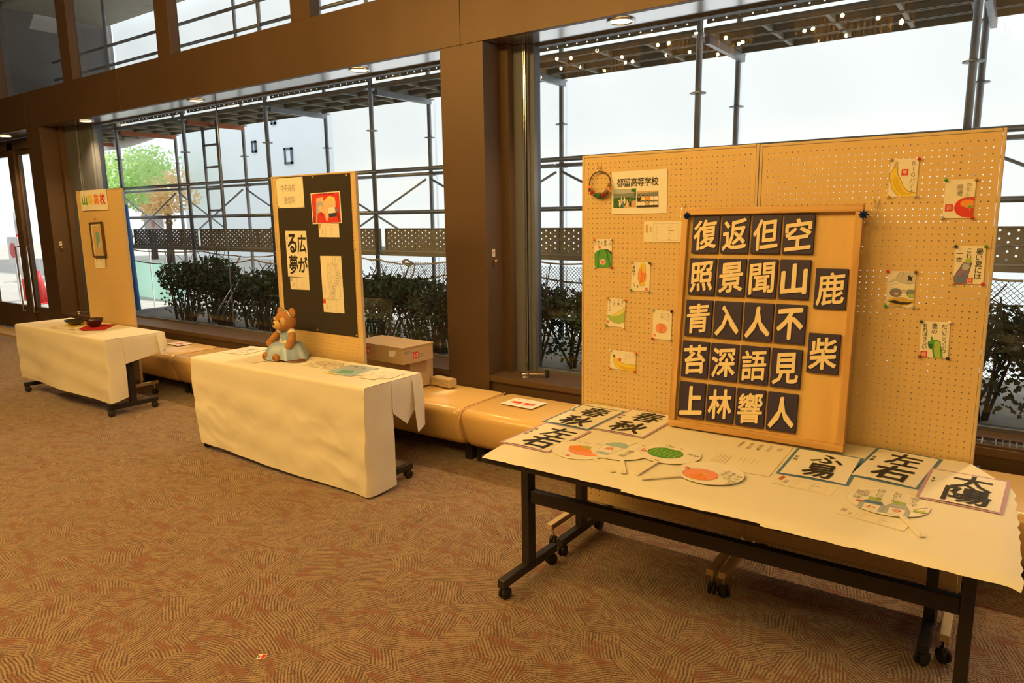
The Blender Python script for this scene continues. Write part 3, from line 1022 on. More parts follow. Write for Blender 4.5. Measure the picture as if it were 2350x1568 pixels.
def perf(w, h, px_, pz, r, rows, z0, t=.002):
    # staggered round holes in a sheet standing in XZ
    V, Fc = [], []
    n = int(w // px_)
    xo_ = (w - n * px_) / 2
    for i in range(n):
        for j in range(rows):
            hx, hz = px_ / 2, pz / 2
            cx = xo_ + (i + .5) * px_; cz = z0 + (j + .5) * pz
            oz = (.22 if i % 2 else -.22) * pz
            k = len(V)
            V += [(cx + a, 0, cz + b) for a, b in ((hx, 0), (hx, hz), (0, hz), (-hx, hz), (-hx, 0), (-hx, -hz), (0, -hz), (hx, -hz))]
            V += [(cx + r * math.cos(PI / 4 * q), 0, cz + oz + r * math.sin(PI / 4 * q)) for q in range(8)]
            for q in range(8):
                Fc.append((k + q, k + (q + 1) % 8, k + 8 + (q + 1) % 8, k + 8 + q))
    m = MB()
    m.v = [Vector(p) for p in V]; m.f = Fc; m.m = [0] * len(Fc)
    m.add([(0, 0, z0), (xo_, 0, z0), (xo_, 0, z0 + rows * pz), (0, 0, z0 + rows * pz)], [(0, 1, 2, 3)])
    m.add([(w - xo_, 0, z0), (w, 0, z0), (w, 0, z0 + rows * pz), (w - xo_, 0, z0 + rows * pz)], [(0, 1, 2, 3)])
    return m


tb = perf(1.74, .24, .050, .0535, .0080, 2, .006)
tb2 = perf(1.74, .24, .050, .0535, .0080, 2, .120)
tb.add(tb2.v, tb2.f)
for z in (0, .114, .226):
    tb.box(0, 1.74, -.014, .001, z, z + .012)
for x in (0, .43, .87, 1.30, 1.725):
    tb.box(x, x + .015, -.014, .001, 0, .238)
TOE = tb.data('toe_board', M_DECK)
dk = MB()
dk.box(0, 1.74, 0, .27, .045, .048)
for y in (0, .262):
    dk.box(0, 1.74, y, y + .008, 0, .046)
    dk.box(0, 1.74, y - .004 if y else y, y + .012, 0, .004)
for x in (0, .42, .86, 1.30, 1.71):
    dk.box(x, x + .03, .005, .265, .006, .046)
DECK = dk.data('deck_plank', M_DECK)
for k in range(len(SX) - 1):
    x0 = SX[k + 1] + .035
    o = inst('scaffold_toe_board', TOE, (x0, YF + .10, 1.357), None)
    tag(o, 'perforated steel toe board standing on the lower scaffold planks', 'toe board', 'perforated toe boards')
    for j, y in enumerate((5.57, 5.86, 6.15)):
        o = inst('scaffold_plank', DECK, (x0, y, 3.055), None)
        tag(o, 'ribbed steel scaffold plank overhead, seen from below beyond the glass', 'scaffold plank', 'upper walking planks')
    o = inst('scaffold_toe_board', TOE, (x0, 5.645, 3.148), None)
    tag(o, 'perforated steel toe board along the overhead scaffold planks', 'toe board', 'overhead toe boards')
    o = MB().box(x0, x0 + 1.74, 4.95, 6.44, 4.95, 5.0).build('scaffold_plank', M_DECK)
    tag(o, 'wide steel scaffold plank one storey up, seen through the high windows', 'scaffold plank', 'second storey planks')
    o = MB().box(x0, x0 + 1.74, 5.52, 5.54, 3.62, 3.86).build('scaffold_toe_board', M_DECK)
    tag(o, 'dark toe board behind the high windows above the beam', 'toe board', 'high toe boards')
    for z in (3.42, 3.98, 4.25):
        o = MB().tube([(x0 - .008, YF, z), (x0 + 1.748, YF, z)], .0215, 8).build('scaffold_ledger', M_GALV, smooth=True)
        tag(o, 'horizontal scaffold pipe seen through the high windows', 'scaffold pipe', 'high scaffold ledgers')
for x in SX:
    o = MB().bar((x + .05, YF + .03, 3.022), (x + .05, YR - .03, 3.022), .04, .06, M_RUST if int(abs(x) * 10) % 3 else M_GALV).build('scaffold_transom')
    tag(o, 'short crosswise scaffold beam joining front and rear poles overhead', 'scaffold beam', 'crosswise scaffold beams')

# white protective sheets behind the scaffold
for k in range(len(SX) - 1):
    x1, x0 = SX[k], SX[k + 1]
    zlo = .42 if x0 > -7.7 else 3.2
    mb = MB()
    mb.grid(lambda a, b: Vector((x0 + .01 + (x1 - x0 - .02) * a, 6.60 + .012 * math.sin(a * 9 + b * 4 + k) * math.sin(b * 11 + 2 * k), zlo + (7.02 - zlo) * b)), 14, 22)
    o = mb.build('mesh_sheet', M_SHEET, smooth=True)
    if zlo < 1:
        tag(o, 'white translucent protective sheet reaching the ground behind the scaffold poles', 'sheet', 'scaffold sheets')
    else:
        tag(o, 'white protective sheet covering only the upper scaffold storey', 'sheet', 'upper scaffold sheets')
o = MB().box(SX[-1] - .05, SX[-1] - .04, 4.9, 6.6, 3.2, 7.0).build('added_end_sheet', mat('grey_sheet', (.16, .15, .14), .8))  # added dark screen, stands in for the dim view in the far high windows
tag(o, 'added dark grey sheet that darkens the view through the far high windows', 'sheet')
# narrow ladder frame
la = thing('scaffold_ladder', 'narrow grey ladder frame standing inside the scaffold', 'ladder', (-8.4, 5.9, 1.355))
pa, pb = onY(475, 420, 5.95), onY(507, 415, 5.95)
for p in (pa, pb):
    MB().tube([(p.x, 5.95, 1.355), (p.x, 5.95, 3.09)], .021, 8).build('rail', M_GALV, la, smooth=True)
for z in (1.55, 1.85, 2.15, 2.45, 2.75, 3.0):
    MB().tube([(pa.x, 5.95, z), (pb.x, 5.95, z)], .016, 8).build('rung', M_GALV, la, smooth=True)

# far white building
fb = thing('far_building', 'plain white building with tiny windows far beyond the scaffold', 'building', (-20, 22, 0))
xl = onY(418, 400, 20).x
MB().box(xl, -6, 20, 24, -.03, 25).build('wall', M_WHITEW, fb)
M_FRAME2 = mat('window_frame_grey', (.10, .14, .18), .6)
for (x, y, w, h_) in ((663, 358, .52, .68), (584, 337, .30, .50), (628, 275, .30, .40)):
    p = onY(x, y, 19.99)
    f_ = MB()
    for bx in ((-w / 2, w / 2, h_ / 2 - .09, h_ / 2), (-w / 2, w / 2, -h_ / 2, -h_ / 2 + .09), (-w / 2, -w / 2 + .09, -h_ / 2, h_ / 2), (w / 2 - .09, w / 2, -h_ / 2, h_ / 2)):
        f_.box(p.x + bx[0], p.x + bx[1], 19.93, 20, p.z + bx[2], p.z + bx[3])
    fo = f_.build('window_frame', M_FRAME2, fb)
    MB().box(p.x - w / 2 + .09, p.x + w / 2 - .09, 19.97, 19.99, p.z - h_ / 2 + .09, p.z + h_ / 2 - .09).build('pane', M_WHITEW, fo)

# shrubs of the hedge
def leaves(mb, c, rad, n, size, m, zbias=0):
    for _ in range(n):
        while True:
            p = Vector((random.uniform(-1, 1), random.uniform(-1, 1), random.uniform(-1, 1)))
            if p.length < 1:
                break
        p = Vector((p.x * rad[0], p.y * rad[1], p.z * rad[2])) + Vector(c)
        a = Vector((random.uniform(-1, 1), random.uniform(-1, 1), random.uniform(-.6, .6))).normalized()
        b = a.orthogonal().normalized()
        s = size * random.uniform(.6, 1.3)
        b = (b + a.cross(b) * random.uniform(-1, 1)).normalized() * s * .5
        a = a * s
        mb.add([p, p + a * .5 + b, p + a, p + a * .5 - b], [(0, 1, 2, 3)], m)


proto = []
for v_ in range(3):
    st = MB()
    for k in range(16):
        a = random.uniform(0, 2 * PI); r = random.uniform(.05, .38)
        q0 = Vector((random.uniform(-.16, .16), random.uniform(-.08, .08), 0))
        pts = [q0, q0 + Vector((.4 * r * math.cos(a), .25 * r * math.sin(a), .3)), q0 + Vector((r * math.cos(a), .5 * r * math.sin(a), .68))]
        st.tube(pts, .013, 5, r1=.005)
        for _ in range(6):
            w_ = pts[1].lerp(pts[2], random.uniform(0, 1))
            st.tube([w_, w_ + Vector((random.uniform(-.2, .2), random.uniform(-.12, .12), random.uniform(.05, .22)))], .004, 4)
    lf = MB()
    leaves(lf, (0, 0, .56), (.50, .26, .18), 1150, .042, M_LEAF)
    leaves(lf, (0, 0, .30), (.46, .22, .28), 420, .038, M_LEAF)
    proto.append((st.data('stems', M_BARK, True), lf.data('foliage')))
for k in range(22):
    x = -9.0 + .92 * (k // 2) + .46 * (k % 2) + random.uniform(-.06, .06)
    y = 5.13 + .12 * (k % 2) + random.uniform(-.02, .02)
    t = thing('hedge_shrub', 'dark leafy hedge shrub with bare lower stems planted outside the glass', 'shrub', (x, y, .40), 'hedge shrubs outside the window')
    st, lf = proto[k % 3]
    for nm, me in (('stems', st), ('foliage', lf)):
        ob = inst(nm, me, (x, y, .40), t, random.choice((0, PI)))
        ob.scale = (1, 1, .93 + .18 * math.sin(k * 1.7) * .5 + (.12 if k < 2 else 0))

# trees beyond the open bay
def tree(x, y, z, R, n, m, label, name='tree'):
    t = thing(name, label, 'tree', (x, y, -.03))
    MB().tube([(x, y, -.03), (x + .1, y, z * .5), (x, y + .1, z)], .16, 8, r1=.07).build('trunk', M_BARK, t, smooth=True)
    lf = MB()
    for _ in range(9):
        c = (x + random.uniform(-.6, .6) * R, y + random.uniform(-.5, .5) * R, z + random.uniform(-.5, .5) * R)
        leaves(lf, c, (R * .55, R * .5, R * .42), n // 7, .12, m)
    lf.build('foliage', None, t)
    return t


for (px_, py_, Y, R, n, m, lab) in ((238, 425, 11.2, 1.45, 2600, M_LEAF2, 'bright green tree beside the building, close to the far pillar'),
                                   (335, 385, 17.6, 2.0, 2600, M_LEAF2, 'pale green tree rising behind the orange one'),
                                   (378, 452, 14.5, 1.35, 1700, M_LEAF3, 'small tree with orange autumn leaves beyond the scaffold')):
    p = onY(px_, py_, Y)
    tree(p.x, Y, p.z, R, n, m, lab)

# sagging white awning
pts = [onY(205, 285, 6.36), onY(400, 303, 6.42), onY(215, 348, 6.40), onY(345, 322, 6.44)]
mb = MB()
mb.grid(lambda a, b: pts[0].lerp(pts[1], a).lerp(pts[2].lerp(pts[3], a), b) + Vector((0, -.05 * math.sin(PI * a) * math.sin(PI * b), -.04 * math.sin(PI * a))), 16, 8)
o = mb.build('awning', M_TARP, smooth=True)
tag(o, 'sagging off-white awning under the far end of the scaffold', 'awning')
# blue post, green netting, sign, cone and barrier by the entrance
M_BLUE = mat('blue_paint', (.05, .22, .55), .5); M_GNET = mat('green_net', (.36, .68, .54), .8, trans=(.5, (.55, .85, .70)))
M_REDP = mat('red_paint', (.65, .03, .03), .5); M_WHTP = mat('white_paint', (.8, .8, .8), .5)
p = onZ(318, 705, -.03)
p = onY(318, 700, 5.30)
o = MB().tube([(p.x, 5.30, -.03), (p.x - .10, 5.30, 1.95)], .042, 10).build('blue_post', M_BLUE, smooth=True)
tag(o, 'bright blue round post standing outside near the first display panel', 'post')
a, b = onY(305, 600, 8.5), onY(425, 680, 8.5)
mb = MB()
mb.grid(lambda u, v: Vector((a.x + (b.x - a.x) * u, 8.5 + .05 * math.sin(u * 9), -.03 + (a.z + .03) * v)), 12, 6)
o = mb.build('green_netting', M_GNET, smooth=True); tag(o, 'low green safety netting outside beyond the blue post', 'netting')
sg = thing('sign_board', 'white rounded notice board with a faint circle outside', 'sign', tuple(onY(352, 540, 7.5)))
c = onY(352, 512, 7.5)
MB().rbox(c.x - .36, c.x + .36, 7.5, 7.53, c.z - .16, c.z + .16, .012).build('board', M_WHTP, sg)
MB().lathe((c.x, 7.497, c.z), [(.07, 0), (.085, 0), (.085, .003), (.07, .003)], 24, axis='Y').build('circle_mark', PAL['pink'], sg)
for s_ in (-.3, .3):
    MB().tube([(c.x + s_, 7.52, -.03), (c.x + s_, 7.52, c.z)], .015, 6).build('stand', M_WHTP, sg)
p = onZ(97, 697, -.03)
cn = thing('traffic_cone', 'red traffic cone seen through the far door', 'cone', (p.x, p.y, -.03))
MB().lathe((p.x, p.y, -.03), [(.16, .03), (.03, .72), (.001, .72)], 16).build('cone', M_REDP, cn, smooth=True)
MB().rbox(p.x - .2, p.x + .2, p.y - .2, p.y + .2, -.03, 0.0, .008).build('base', M_REDP, cn)
p = onZ(62, 690, -.03)
br = thing('barrier_post', 'red and white striped post seen through the far door', 'post', (p.x, p.y, -.03))
for k in range(4):
    MB().tube([(p.x, p.y, -.03 + .5 * k), (p.x, p.y, .47 + .5 * k)], .05, 10).build('stripe', M_REDP if k % 2 == 0 else M_WHTP, br, smooth=True)
p = onY(30, 575, 6.6)
rs = thing('round_sign', 'white square sign with a red disc seen through the far door', 'sign', (p.x, 6.6, -.03))
MB().rbox(p.x - .28, p.x + .28, 6.6, 6.63, p.z - .3, p.z + .3, .01).build('plate', M_WHTP, rs)
MB().lathe((p.x, 6.595, p.z), [(.001, 0), (.17, 0), (.17, .006), (.001, .006)], 24, axis='Y').build('disc', M_REDP, rs)
MB().tube([(p.x, 6.62, -.03), (p.x, 6.62, p.z)], .02, 8).build('stand', M_WHTP, rs)


# ropes, net and knotted rope
def rope(pxs, Y, label, r=.008):
    P = [onY(x, y, Y) for x, y in pxs]
    Q = []
    for i in range(len(P) - 1):
        for j in range(6):
            q = P[i].lerp(P[i + 1], j / 6)
            Q.append(q + Vector((0, 0, -.012 * math.sin(PI * j / 6))))
    Q.append(P[-1])
    o = MB().tube(Q, r, 6).build('rope', M_ROPE, smooth=True)
    return tag(o, label, 'rope')


rope([(300, 572), (349, 577), (464, 577), (541, 587), (580, 589), (634, 585), (835, 593), (870, 595), (905, 603), (935, 605), (1017, 602), (1120, 601), (1232, 600), (1333, 606), (1700, 615), (2240, 632), (2349, 645)], 5.40, 'upper twisted rope strung along the scaffold above the hedge')
rope([(300, 596), (369, 606), (440, 609), (525, 604), (580, 595), (634, 606), (840, 641), (905, 644), (950, 643), (1017, 632), (1120, 628), (1232, 634), (1333, 650), (1700, 668), (2240, 690), (2349, 703)], 5.42, 'lower twisted rope strung along the scaffold above the hedge')
mb = MB()
X0, X1, Z0, Z1, s_ = -5.75, .6, .62, 1.26, .033
x = X0 - (Z1 - Z0)
while x < X1:
    for sg_ in (1, -1):
        xa = x if sg_ > 0 else x + (Z1 - Z0)
        a0, a1 = xa, xa + sg_ * (Z1 - Z0)
        za, zb_ = Z0, Z1
        lo_, hi_ = min(a0, a1), max(a0, a1)
        if lo_ >= X0 and hi_ <= X1:
            mb.bar((a0, 5.41, za), (a1, 5.41, zb_), .003, .003)
    x += s_
o = mb.build('safety_net', M_DKNET)
tag(o, 'dark diamond-mesh net hanging between the ropes above the hedge', 'net')
kn = thing('rope_hank', 'pale rope tied in a big knot with dangling loops on the net', 'rope', tuple(onY(930, 650, 5.36)))
for (cx, cy, rx, ry, n) in ((935, 603, 10, 6, 4), (905, 645, 10, 9, 4)):
    Q = [onY(cx + rx * math.cos(2 * PI * n * j / 60) * (1 + .2 * math.sin(j)), cy + ry * math.sin(2 * PI * n * j / 60 + .4) * (1 + .25 * math.cos(j * 1.7)), 5.36 - .0006 * j) for j in range(61)]
    MB().tube(Q, .009, 6).build('knot', M_ROPE, kn, smooth=True)
for L_ in (((940, 605), (935, 620), (928, 640), (938, 655), (960, 662), (985, 664)), ((952, 608), (950, 622), (944, 640), (950, 655)), ((908, 650), (909, 662), (912, 683))):
    MB().tube([onY(x, y, 5.35) for x, y in L_], .008, 6).build('loop', M_ROPE, kn, smooth=True)
for (pts_) in (((552, 588), (540, 610), (545, 628), (560, 632), (580, 625)),):
    o = MB().tube([onY(x, y, 5.37) for x, y in pts_], .009, 6).build('rope_loop', M_ROPE, smooth=True)
    tag(o, 'loose loop of pale rope hanging on the net left of the black panel', 'rope')
o = MB()
for (a, b) in (((537, 652), (492, 730)), ((553, 636), (506, 733))):
    o.tube([onY(*a, 5.0), onY(*b, 4.86)], .012, 8)
o = o.build('leaning_rods', M_CHROME, smooth=True)
tag(o, 'pair of grey metal rods leaning among the hedge shrubs', 'rods')

# ================================================================== display pieces
def on_panel(cs, Y, lift=0.0):
    P = [onY(x, y, Y - lift) for x, y in cs]          # TL TR BR BL
    return frame_of(P[0], P[1], P[3], P[2])


def on_table(cs, z):
    P = [onZ(x, y, z) for x, y in cs]
    return frame_of(P[0], P[1], P[3], P[2])


PINME = {}


def pin(M, x, y, c, label):
    if c not in PINME:
        mb_ = MB()
        mb_.lathe((0, 0, 0), [(.0001, .0), (.0045, .0), (.0065, .003), (.0068, .006), (.005, .009), (.0001, .0105)], 10)
        PINME[c] = mb_.data('push_pin', PAL[c], True)
    o = bpy.data.objects.new('push_pin', PINME[c])
    COL.objects.link(o)
    o.matrix_world = M @ Matrix.Translation((x, y, .0012))
    tag(o, label, 'push pin', 'push pins')
    return o


CN = {'red': 'red', 'orange': 'orange', 'white': 'white', 'green': 'green', 'dgreen': 'dark green', 'brown': 'brown', 'lblue': 'pale blue', 'black': 'black',
      'silver': 'grey', 'tan': 'tan', 'yellow': 'yellow', 'pink': 'pink', 'gold': 'brass', 'blue': 'blue', 'lgrey': 'pale grey', 'navy': 'dark'}


def postcard(cs, Y, what, draw, pins, m=M_PAPER2):
    M, w, h = on_panel(cs, Y, .0012)
    o = sheet('picture_card', M, w, h, m, 'small hand-painted card with %s pinned to the pegboard' % what, 'picture card')
    A = Art(w, h)
    draw(A)
    A.build('drawing', o)
    nm = ('upper left', 'upper right', 'lower left', 'lower right')
    for c, (sx, sy), n in zip(pins, ((-1, 1), (1, 1), (-1, -1), (1, -1)), nm):
        pin(M, sx * w / 2 * .98, sy * h / 2 * .98, c, '%s push pin at the %s corner of the %s card' % (CN[c], n, what.split(' and ')[0]))
    return o


def d_watermelon(A):
    A.poly([(.0, .5), (.12, .42), (.35, .36), (.6, .35), (.85, .40), (1, .48), (1, 1), (0, 1)], 'green')
    A.line([(.32, .38), (.22, .55), (.2, .7), (.22, .98)], .005, 'dgreen')
    A.line([(.62, .37), (.76, .5), (.78, .65), (.9, .95)], .006, 'dgreen')
    A.poly([(.6, .35), (.8, .37), (1, .46), (1, .55), (.85, .45)], 'black')
    A.ell(.48, .8, .17, .10, 'white'); A.ell(.48, .8, .14, .08, 'pink')
    A.char('熟', .40, .755, .56, .845, 'red')
    A.seal(.24, .24, .012)
    A.col('この', .88, .04, .0125); A.col('夏は', .64, .05, .0135); A.col('とて', .42, .05, .011); A.col('特に', .24, .05, .011); A.col('よい', .07, .08, .010)


def d_myoga(A):
    A.poly([(.48, .02), (.6, .05), (.62, 0), (.74, .06), (.76, .3), (.8, .55), (.74, .75), (.7, .82), (.5, .82), (.36, .6), (.36, .35), (.44, .2)], 'yellow')
    A.poly([(.42, .25), (.5, .2), (.6, .35), (.78, .36), (.8, .52), (.7, .66), (.5, .74), (.38, .56)], 'orange')
    A.poly([(.40, .30), (.48, .24), (.52, .5), (.48, .70), (.38, .54)], 'peach')
    for p in ([(.44, .2), (.36, .4), (.38, .6), (.5, .8), (.66, .82)], [(.56, .1), (.55, .4), (.47, .72)], [(.74, .06), (.76, .3), (.8, .55), (.70, .8)], [(.62, .1), (.63, .4), (.6, .7)]):
        A.line(p, .0012, 'brown')
    A.seal(.78, .87, .013)
    A.col('薬味で', .13, .12, .017); A.col('どう', .19, .70, .012); A.col('ぞ', .36, .80, .013)


def d_melon(A):
    A.poly([(.02, .66), (.12, .62), (.45, .56), (1, .28), (1, .76), (.75, .86), (.45, .86), (.2, .78)], 'lgreen')
    A.poly([(.12, .62), (.45, .55), (1, .28), (1, .42), (.7, .58), (.35, .64)], 'lemon')
    A.line([(.02, .66), (.2, .79), (.45, .87), (.75, .87), (1, .77)], .002, 'green')
    A.line([(.02, .66), (.12, .62), (.45, .56), (1, .28)], .0012, 'dgreen')
    A.line([(.35, .65), (.7, .58), (1, .42)], .001, 'green')
    A.seal(.02, .80, .0125)
    A.col('冷やし', .84, .02, .0115); A.col('て食', .62, .03, .0135); A.col('べると', .38, .03, .0115); A.col('おいしいよ', .14, .04, .0115)


def d_peach(A):
    A.ell(.35, .62, .19, .16, 'peach'); A.ell(.55, .62, .19, .16, 'peach')
    A.poly([(.2, .65), (.45, .78), (.7, .66), (.6, .76), (.45, .79), (.3, .76)], 'peach')
    A.ell(.55, .56, .10, .065, 'orange')
    A.line([(.45, .44), (.44, .55), (.45, .68), (.43, .78)], .0014, 'brown')
    for k in (0, 1):
        A.line([((.35 + .2 * k) + .19 * math.cos(t), .62 + .16 * math.sin(t)) for t in [i * PI / 8 for i in range(17)]], .0009, 'dred')
    A.ell(.45, .63, .05, .13, 'peach'); A.line([(.45, .48), (.44, .60), (.43, .76)], .0014, 'dred')
    A.seal(.05, .83, .012)
    A.col('ちょっと', .82, .08, .009, 'grey'); A.col('ここら', .66, .10, .010, 'grey'); A.col('の桃', .48, .09, .013, 'grey')


def d_banana(A):
    A.poly([(.10, .30), (.14, .24), (.2, .38), (.38, .58), (.62, .66), (1, .64), (1, 1), (.88, 1), (.45, .98), (.26, .90), (.15, .66)], 'yellow')
    A.poly([(.09, .30), (.14, .22), (.2, .30), (.19, .38), (.12, .36)], 'brown')
    A.line([(.12, .36), (.15, .66), (.26, .90), (.4, .99)], .0012, 'brown')
    A.line([(.2, .38), (.38, .58), (.62, .66), (1, .64)], .0012, 'brown')
    A.poly([(.3, .75), (.6, .82), (1, .80), (1, .95), (.5, .95)], 'dyellow')
    A.seal(.33, .40, .0145, '文')
    A.col('おい', .92, .10, .010, 'grey'); A.col('しい', .77, .10, .010, 'grey'); A.col('バナナ', .62, .14, .010, 'grey')


def d_bigbanana(A):
    A.poly([(.16, .12), (.20, .05), (.27, .08), (.27, .22), (.28, .38), (.40, .54), (.52, .72), (.68, .84), (1, .90), (1, .98), (.75, 1), (.38, .99), (.18, .84), (.05, .60), (.0, .42), (.08, .30)], 'yellow')
    A.poly([(.15, .18), (.18, .06), (.24, .05), (.28, .12), (.26, .22), (.17, .22)], 'tan')
    A.poly([(.2, .42), (.3, .5), (.42, .72), (.55, .86), (.8, .93), (.5, .95), (.25, .80), (.12, .6)], 'dyellow')
    for p in ([(.17, .1), (.12, .25), (.0, .38), (.03, .55), (.14, .80), (.36, .98)], [(.27, .2), (.29, .4), (.42, .55), (.54, .74), (.72, .86), (1, .90)]):
        A.line(p, .0016, 'brown')
    A.seal(.42, .27, .024, '版')
    A.col('BIGバナナ', .83, .05, .021, 'grey', gap=1.05)


def d_tomato(A):
    A.ell(.86, .72, .50, .27, 'red', 28)
    A.ell(.80, .62, .25, .10, 'orange')
    for a in range(5):
        t = 2 * PI * a / 5 + .3
        A.poly([(.88 + .03 * math.cos(t + 1.2), .70 + .02 * math.sin(t + 1.2)), (.88 + .17 * math.cos(t), .70 + .12 * math.sin(t)), (.88 + .03 * math.cos(t - 1.2), .70 + .02 * math.sin(t - 1.2))], 'lgreen')
    A.ell(.88, .70, .045, .03, 'green')
    A.seal(.06, .64, .026, '彩')
    A.col('わたしの', .78, .08, .016, 'grey'); A.col('親子', .50, .12, .020, 'grey'); A.col('姫', .50, .30, .018, 'grey')


def d_bottle(A):
    A.poly([(.44, .40), (.50, .34), (.58, .45), (.55, .60), (.48, .78), (.44, 1), (.02, 1), (.0, .84), (.1, .70), (.24, .50), (.32, .42)], 'purple')
    A.poly([(.36, .36), (.42, .31), (.54, .32), (.57, .42), (.48, .46), (.34, .42)], 'lgreen')
    A.poly([(.32, .45), (.48, .48), (.52, .56), (.44, .64), (.28, .62), (.26, .52)], 'skyb')
    A.poly([(.14, .78), (.36, .70), (.42, .80), (.38, .98), (.06, .98)], 'blue')
    A.col('ラム', .24, .74, .020, 'red', aspect=.9)
    A.line([(.32, .42), (.1, .70), (0, .84)], .0012, 'ink'); A.line([(.57, .43), (.5, .72), (.44, 1)], .0012, 'ink')
    A.seal(.44, .84, .021, '巴')
    A.col('暑い夏には', .80, .06, .024, gap=1.0); A.col('これ', .46, .05, .019); A.col('一本', .15, .12, .022)


def d_face(A):
    A.poly([(.30, .20), (.42, .02), (1, .02), (1, .33), (.5, .33), (.02, .38), (.1, .28)], 'lgrey')
    A.poly([(0, .36), (.3, .26), (.65, .34), (1, .33), (1, .37), (.6, .38), (.2, .42)], 'white')
    for p in ([(.30, .20), (.42, .02)], [(.52, .2), (.58, .02)], [(0, .37), (.3, .27), (.65, .34), (1, .33)], [(.02, .40), (.5, .32), (1, .38)]):
        A.line(p, .0012, 'grey')
    A.poly([(.72, .14), (.78, .10), (.84, .15), (.9, .12), (.87, .2), (.9, .27), (.8, .24), (.72, .28), (.76, .2)], 'black')
    A.ell(.34, .60, .22, .125, 'hill'); A.ell(.34, .61, .15, .08, 'purple'); A.ell(.36, .63, .09, .04, 'gold')
    A.poly([(.70, .56), (.78, .50), (1, .50), (1, .74), (.86, .73), (.74, .66)], 'hill'); A.poly([(.76, .64), (1, .62), (1, .73), (.86, .72)], 'lgreen')
    A.line([(.54, .54), (.62, .52), (.72, .54)], .0016, 'ink'); A.line([(.54, .58), (.62, .60), (.70, .57)], .0012, 'ink')
    A.poly([(.0, .92), (.1, .80), (.35, .74), (.6, .72), (.85, .78), (1, .78), (1, .86), (.8, .93), (.55, .99), (.2, .97)], 'gold')
    A.poly([(.10, .86), (.3, .81), (.55, .85), (.8, .86), (1, .83), (.8, .92), (.55, .93), (.3, .90)], 'black')
    A.ell(.10, .90, .07, .03, 'white')


def d_pepper(A):
    A.poly([(.36, .42), (.42, .42), (.46, .50), (.62, .50), (.72, .56), (.74, .70), (.80, .85), (.82, 1), (.50, 1), (.46, .88), (.44, .76), (.32, .74), (.27, .62), (.28, .55), (.38, .54)], 'green')
    A.poly([(.5, .56), (.62, .52), (.70, .60), (.70, .8), (.76, 1), (.55, 1), (.5, .8)], 'lgreen')
    A.poly([(.28, .62), (.44, .62), (.44, .74), (.33, .74)], 'dgreen')
    A.line([(.38, .42), (.42, .52), (.29, .56), (.28, .64), (.32, .74), (.44, .77), (.47, .9), (.5, 1)], .0012, 'dgreen')
    A.seal(.03, .83, .024, '緑')
    A.col('だいこうぶつ', .82, .06, .020, gap=1.0); A.col('豊の', .48, .05, .021); A.col('おれはきらい', .16, .05, .018, gap=1.0)


postcard([(1364, 548.9), (1404.3, 548.9), (1404, 614.3), (1364.7, 614.5)], YP, 'a striped watermelon', d_watermelon, ('orange', 'white', 'white', 'red'))
postcard([(1450.2, 601.5), (1492.3, 603.4), (1490.4, 669.8), (1448, 666.6)], YP, 'a red and yellow ginger bud', d_myoga, ('tan', 'dgreen', 'green', 'silver'))
postcard([(1394.4, 683.2), (1435.5, 688.3), (1432.3, 752.3), (1393, 747.9)], YP, 'a green melon slice', d_melon, ('orange', 'orange', 'green', 'white'))
postcard([(1499.8, 710.9), (1542.8, 714), (1539.8, 781.7), (1497.2, 777.2)], YP, 'a pink peach', d_peach, ('lblue', 'black', 'red', 'silver'))
postcard([(1401.7, 802.1), (1460.2, 810.4), (1457.9, 853.8), (1399.4, 845.5)], YP, 'a yellow banana lying sideways', d_banana, ('white', 'orange', 'orange', 'red'))
postcard([(2043.8, 366.2), (2108.3, 363.6), (2102.7, 451.3), (2038.2, 451.8)], YP, 'a big upright banana', d_bigbanana, ('tan', 'red', 'yellow', 'lgrey'))
postcard([(2170.5, 412.7), (2239, 410.8), (2233.5, 500.7), (2162.5, 501.2)], YP, 'a large red tomato', d_tomato, ('green', 'tan', 'silver', 'red'))
postcard([(2193.3, 564.9), (2264, 564.9), (2255.5, 652.9), (2186.6, 651)], YP, 'a purple soda bottle', d_bottle, ('navy', 'green', 'gold', 'red'))
postcard([(2036.8, 621.3), (2102.4, 624.2), (2095.7, 706), (2032.6, 703.6)], YP, 'round sunglasses and a wide orange mouth', d_face, ('red', 'brown', 'green', 'silver'))
postcard([(2114.9, 737), (2181.8, 739.9), (2174.2, 823.1), (2109.1, 819.3)], YP, 'a green bell pepper', d_pepper, ('dgreen', 'white', 'brown', 'navy'))

# ---- school sign with two photographs
M, w, h = on_panel([(1404.3, 394.9), (1531.7, 387), (1530, 489.2), (1404, 492.1)], YP, .0012)
o = sheet('school_sign', M, w, h, M_PAPER, 'white school name sheet with two colour photographs on the pegboard', 'sign')
A = Art(w, h)
A.row('都留高等学校', .10, .17, .040, 'ink', gap=1.06, aspect=.88, bold=.012)
A.build('lettering', o)


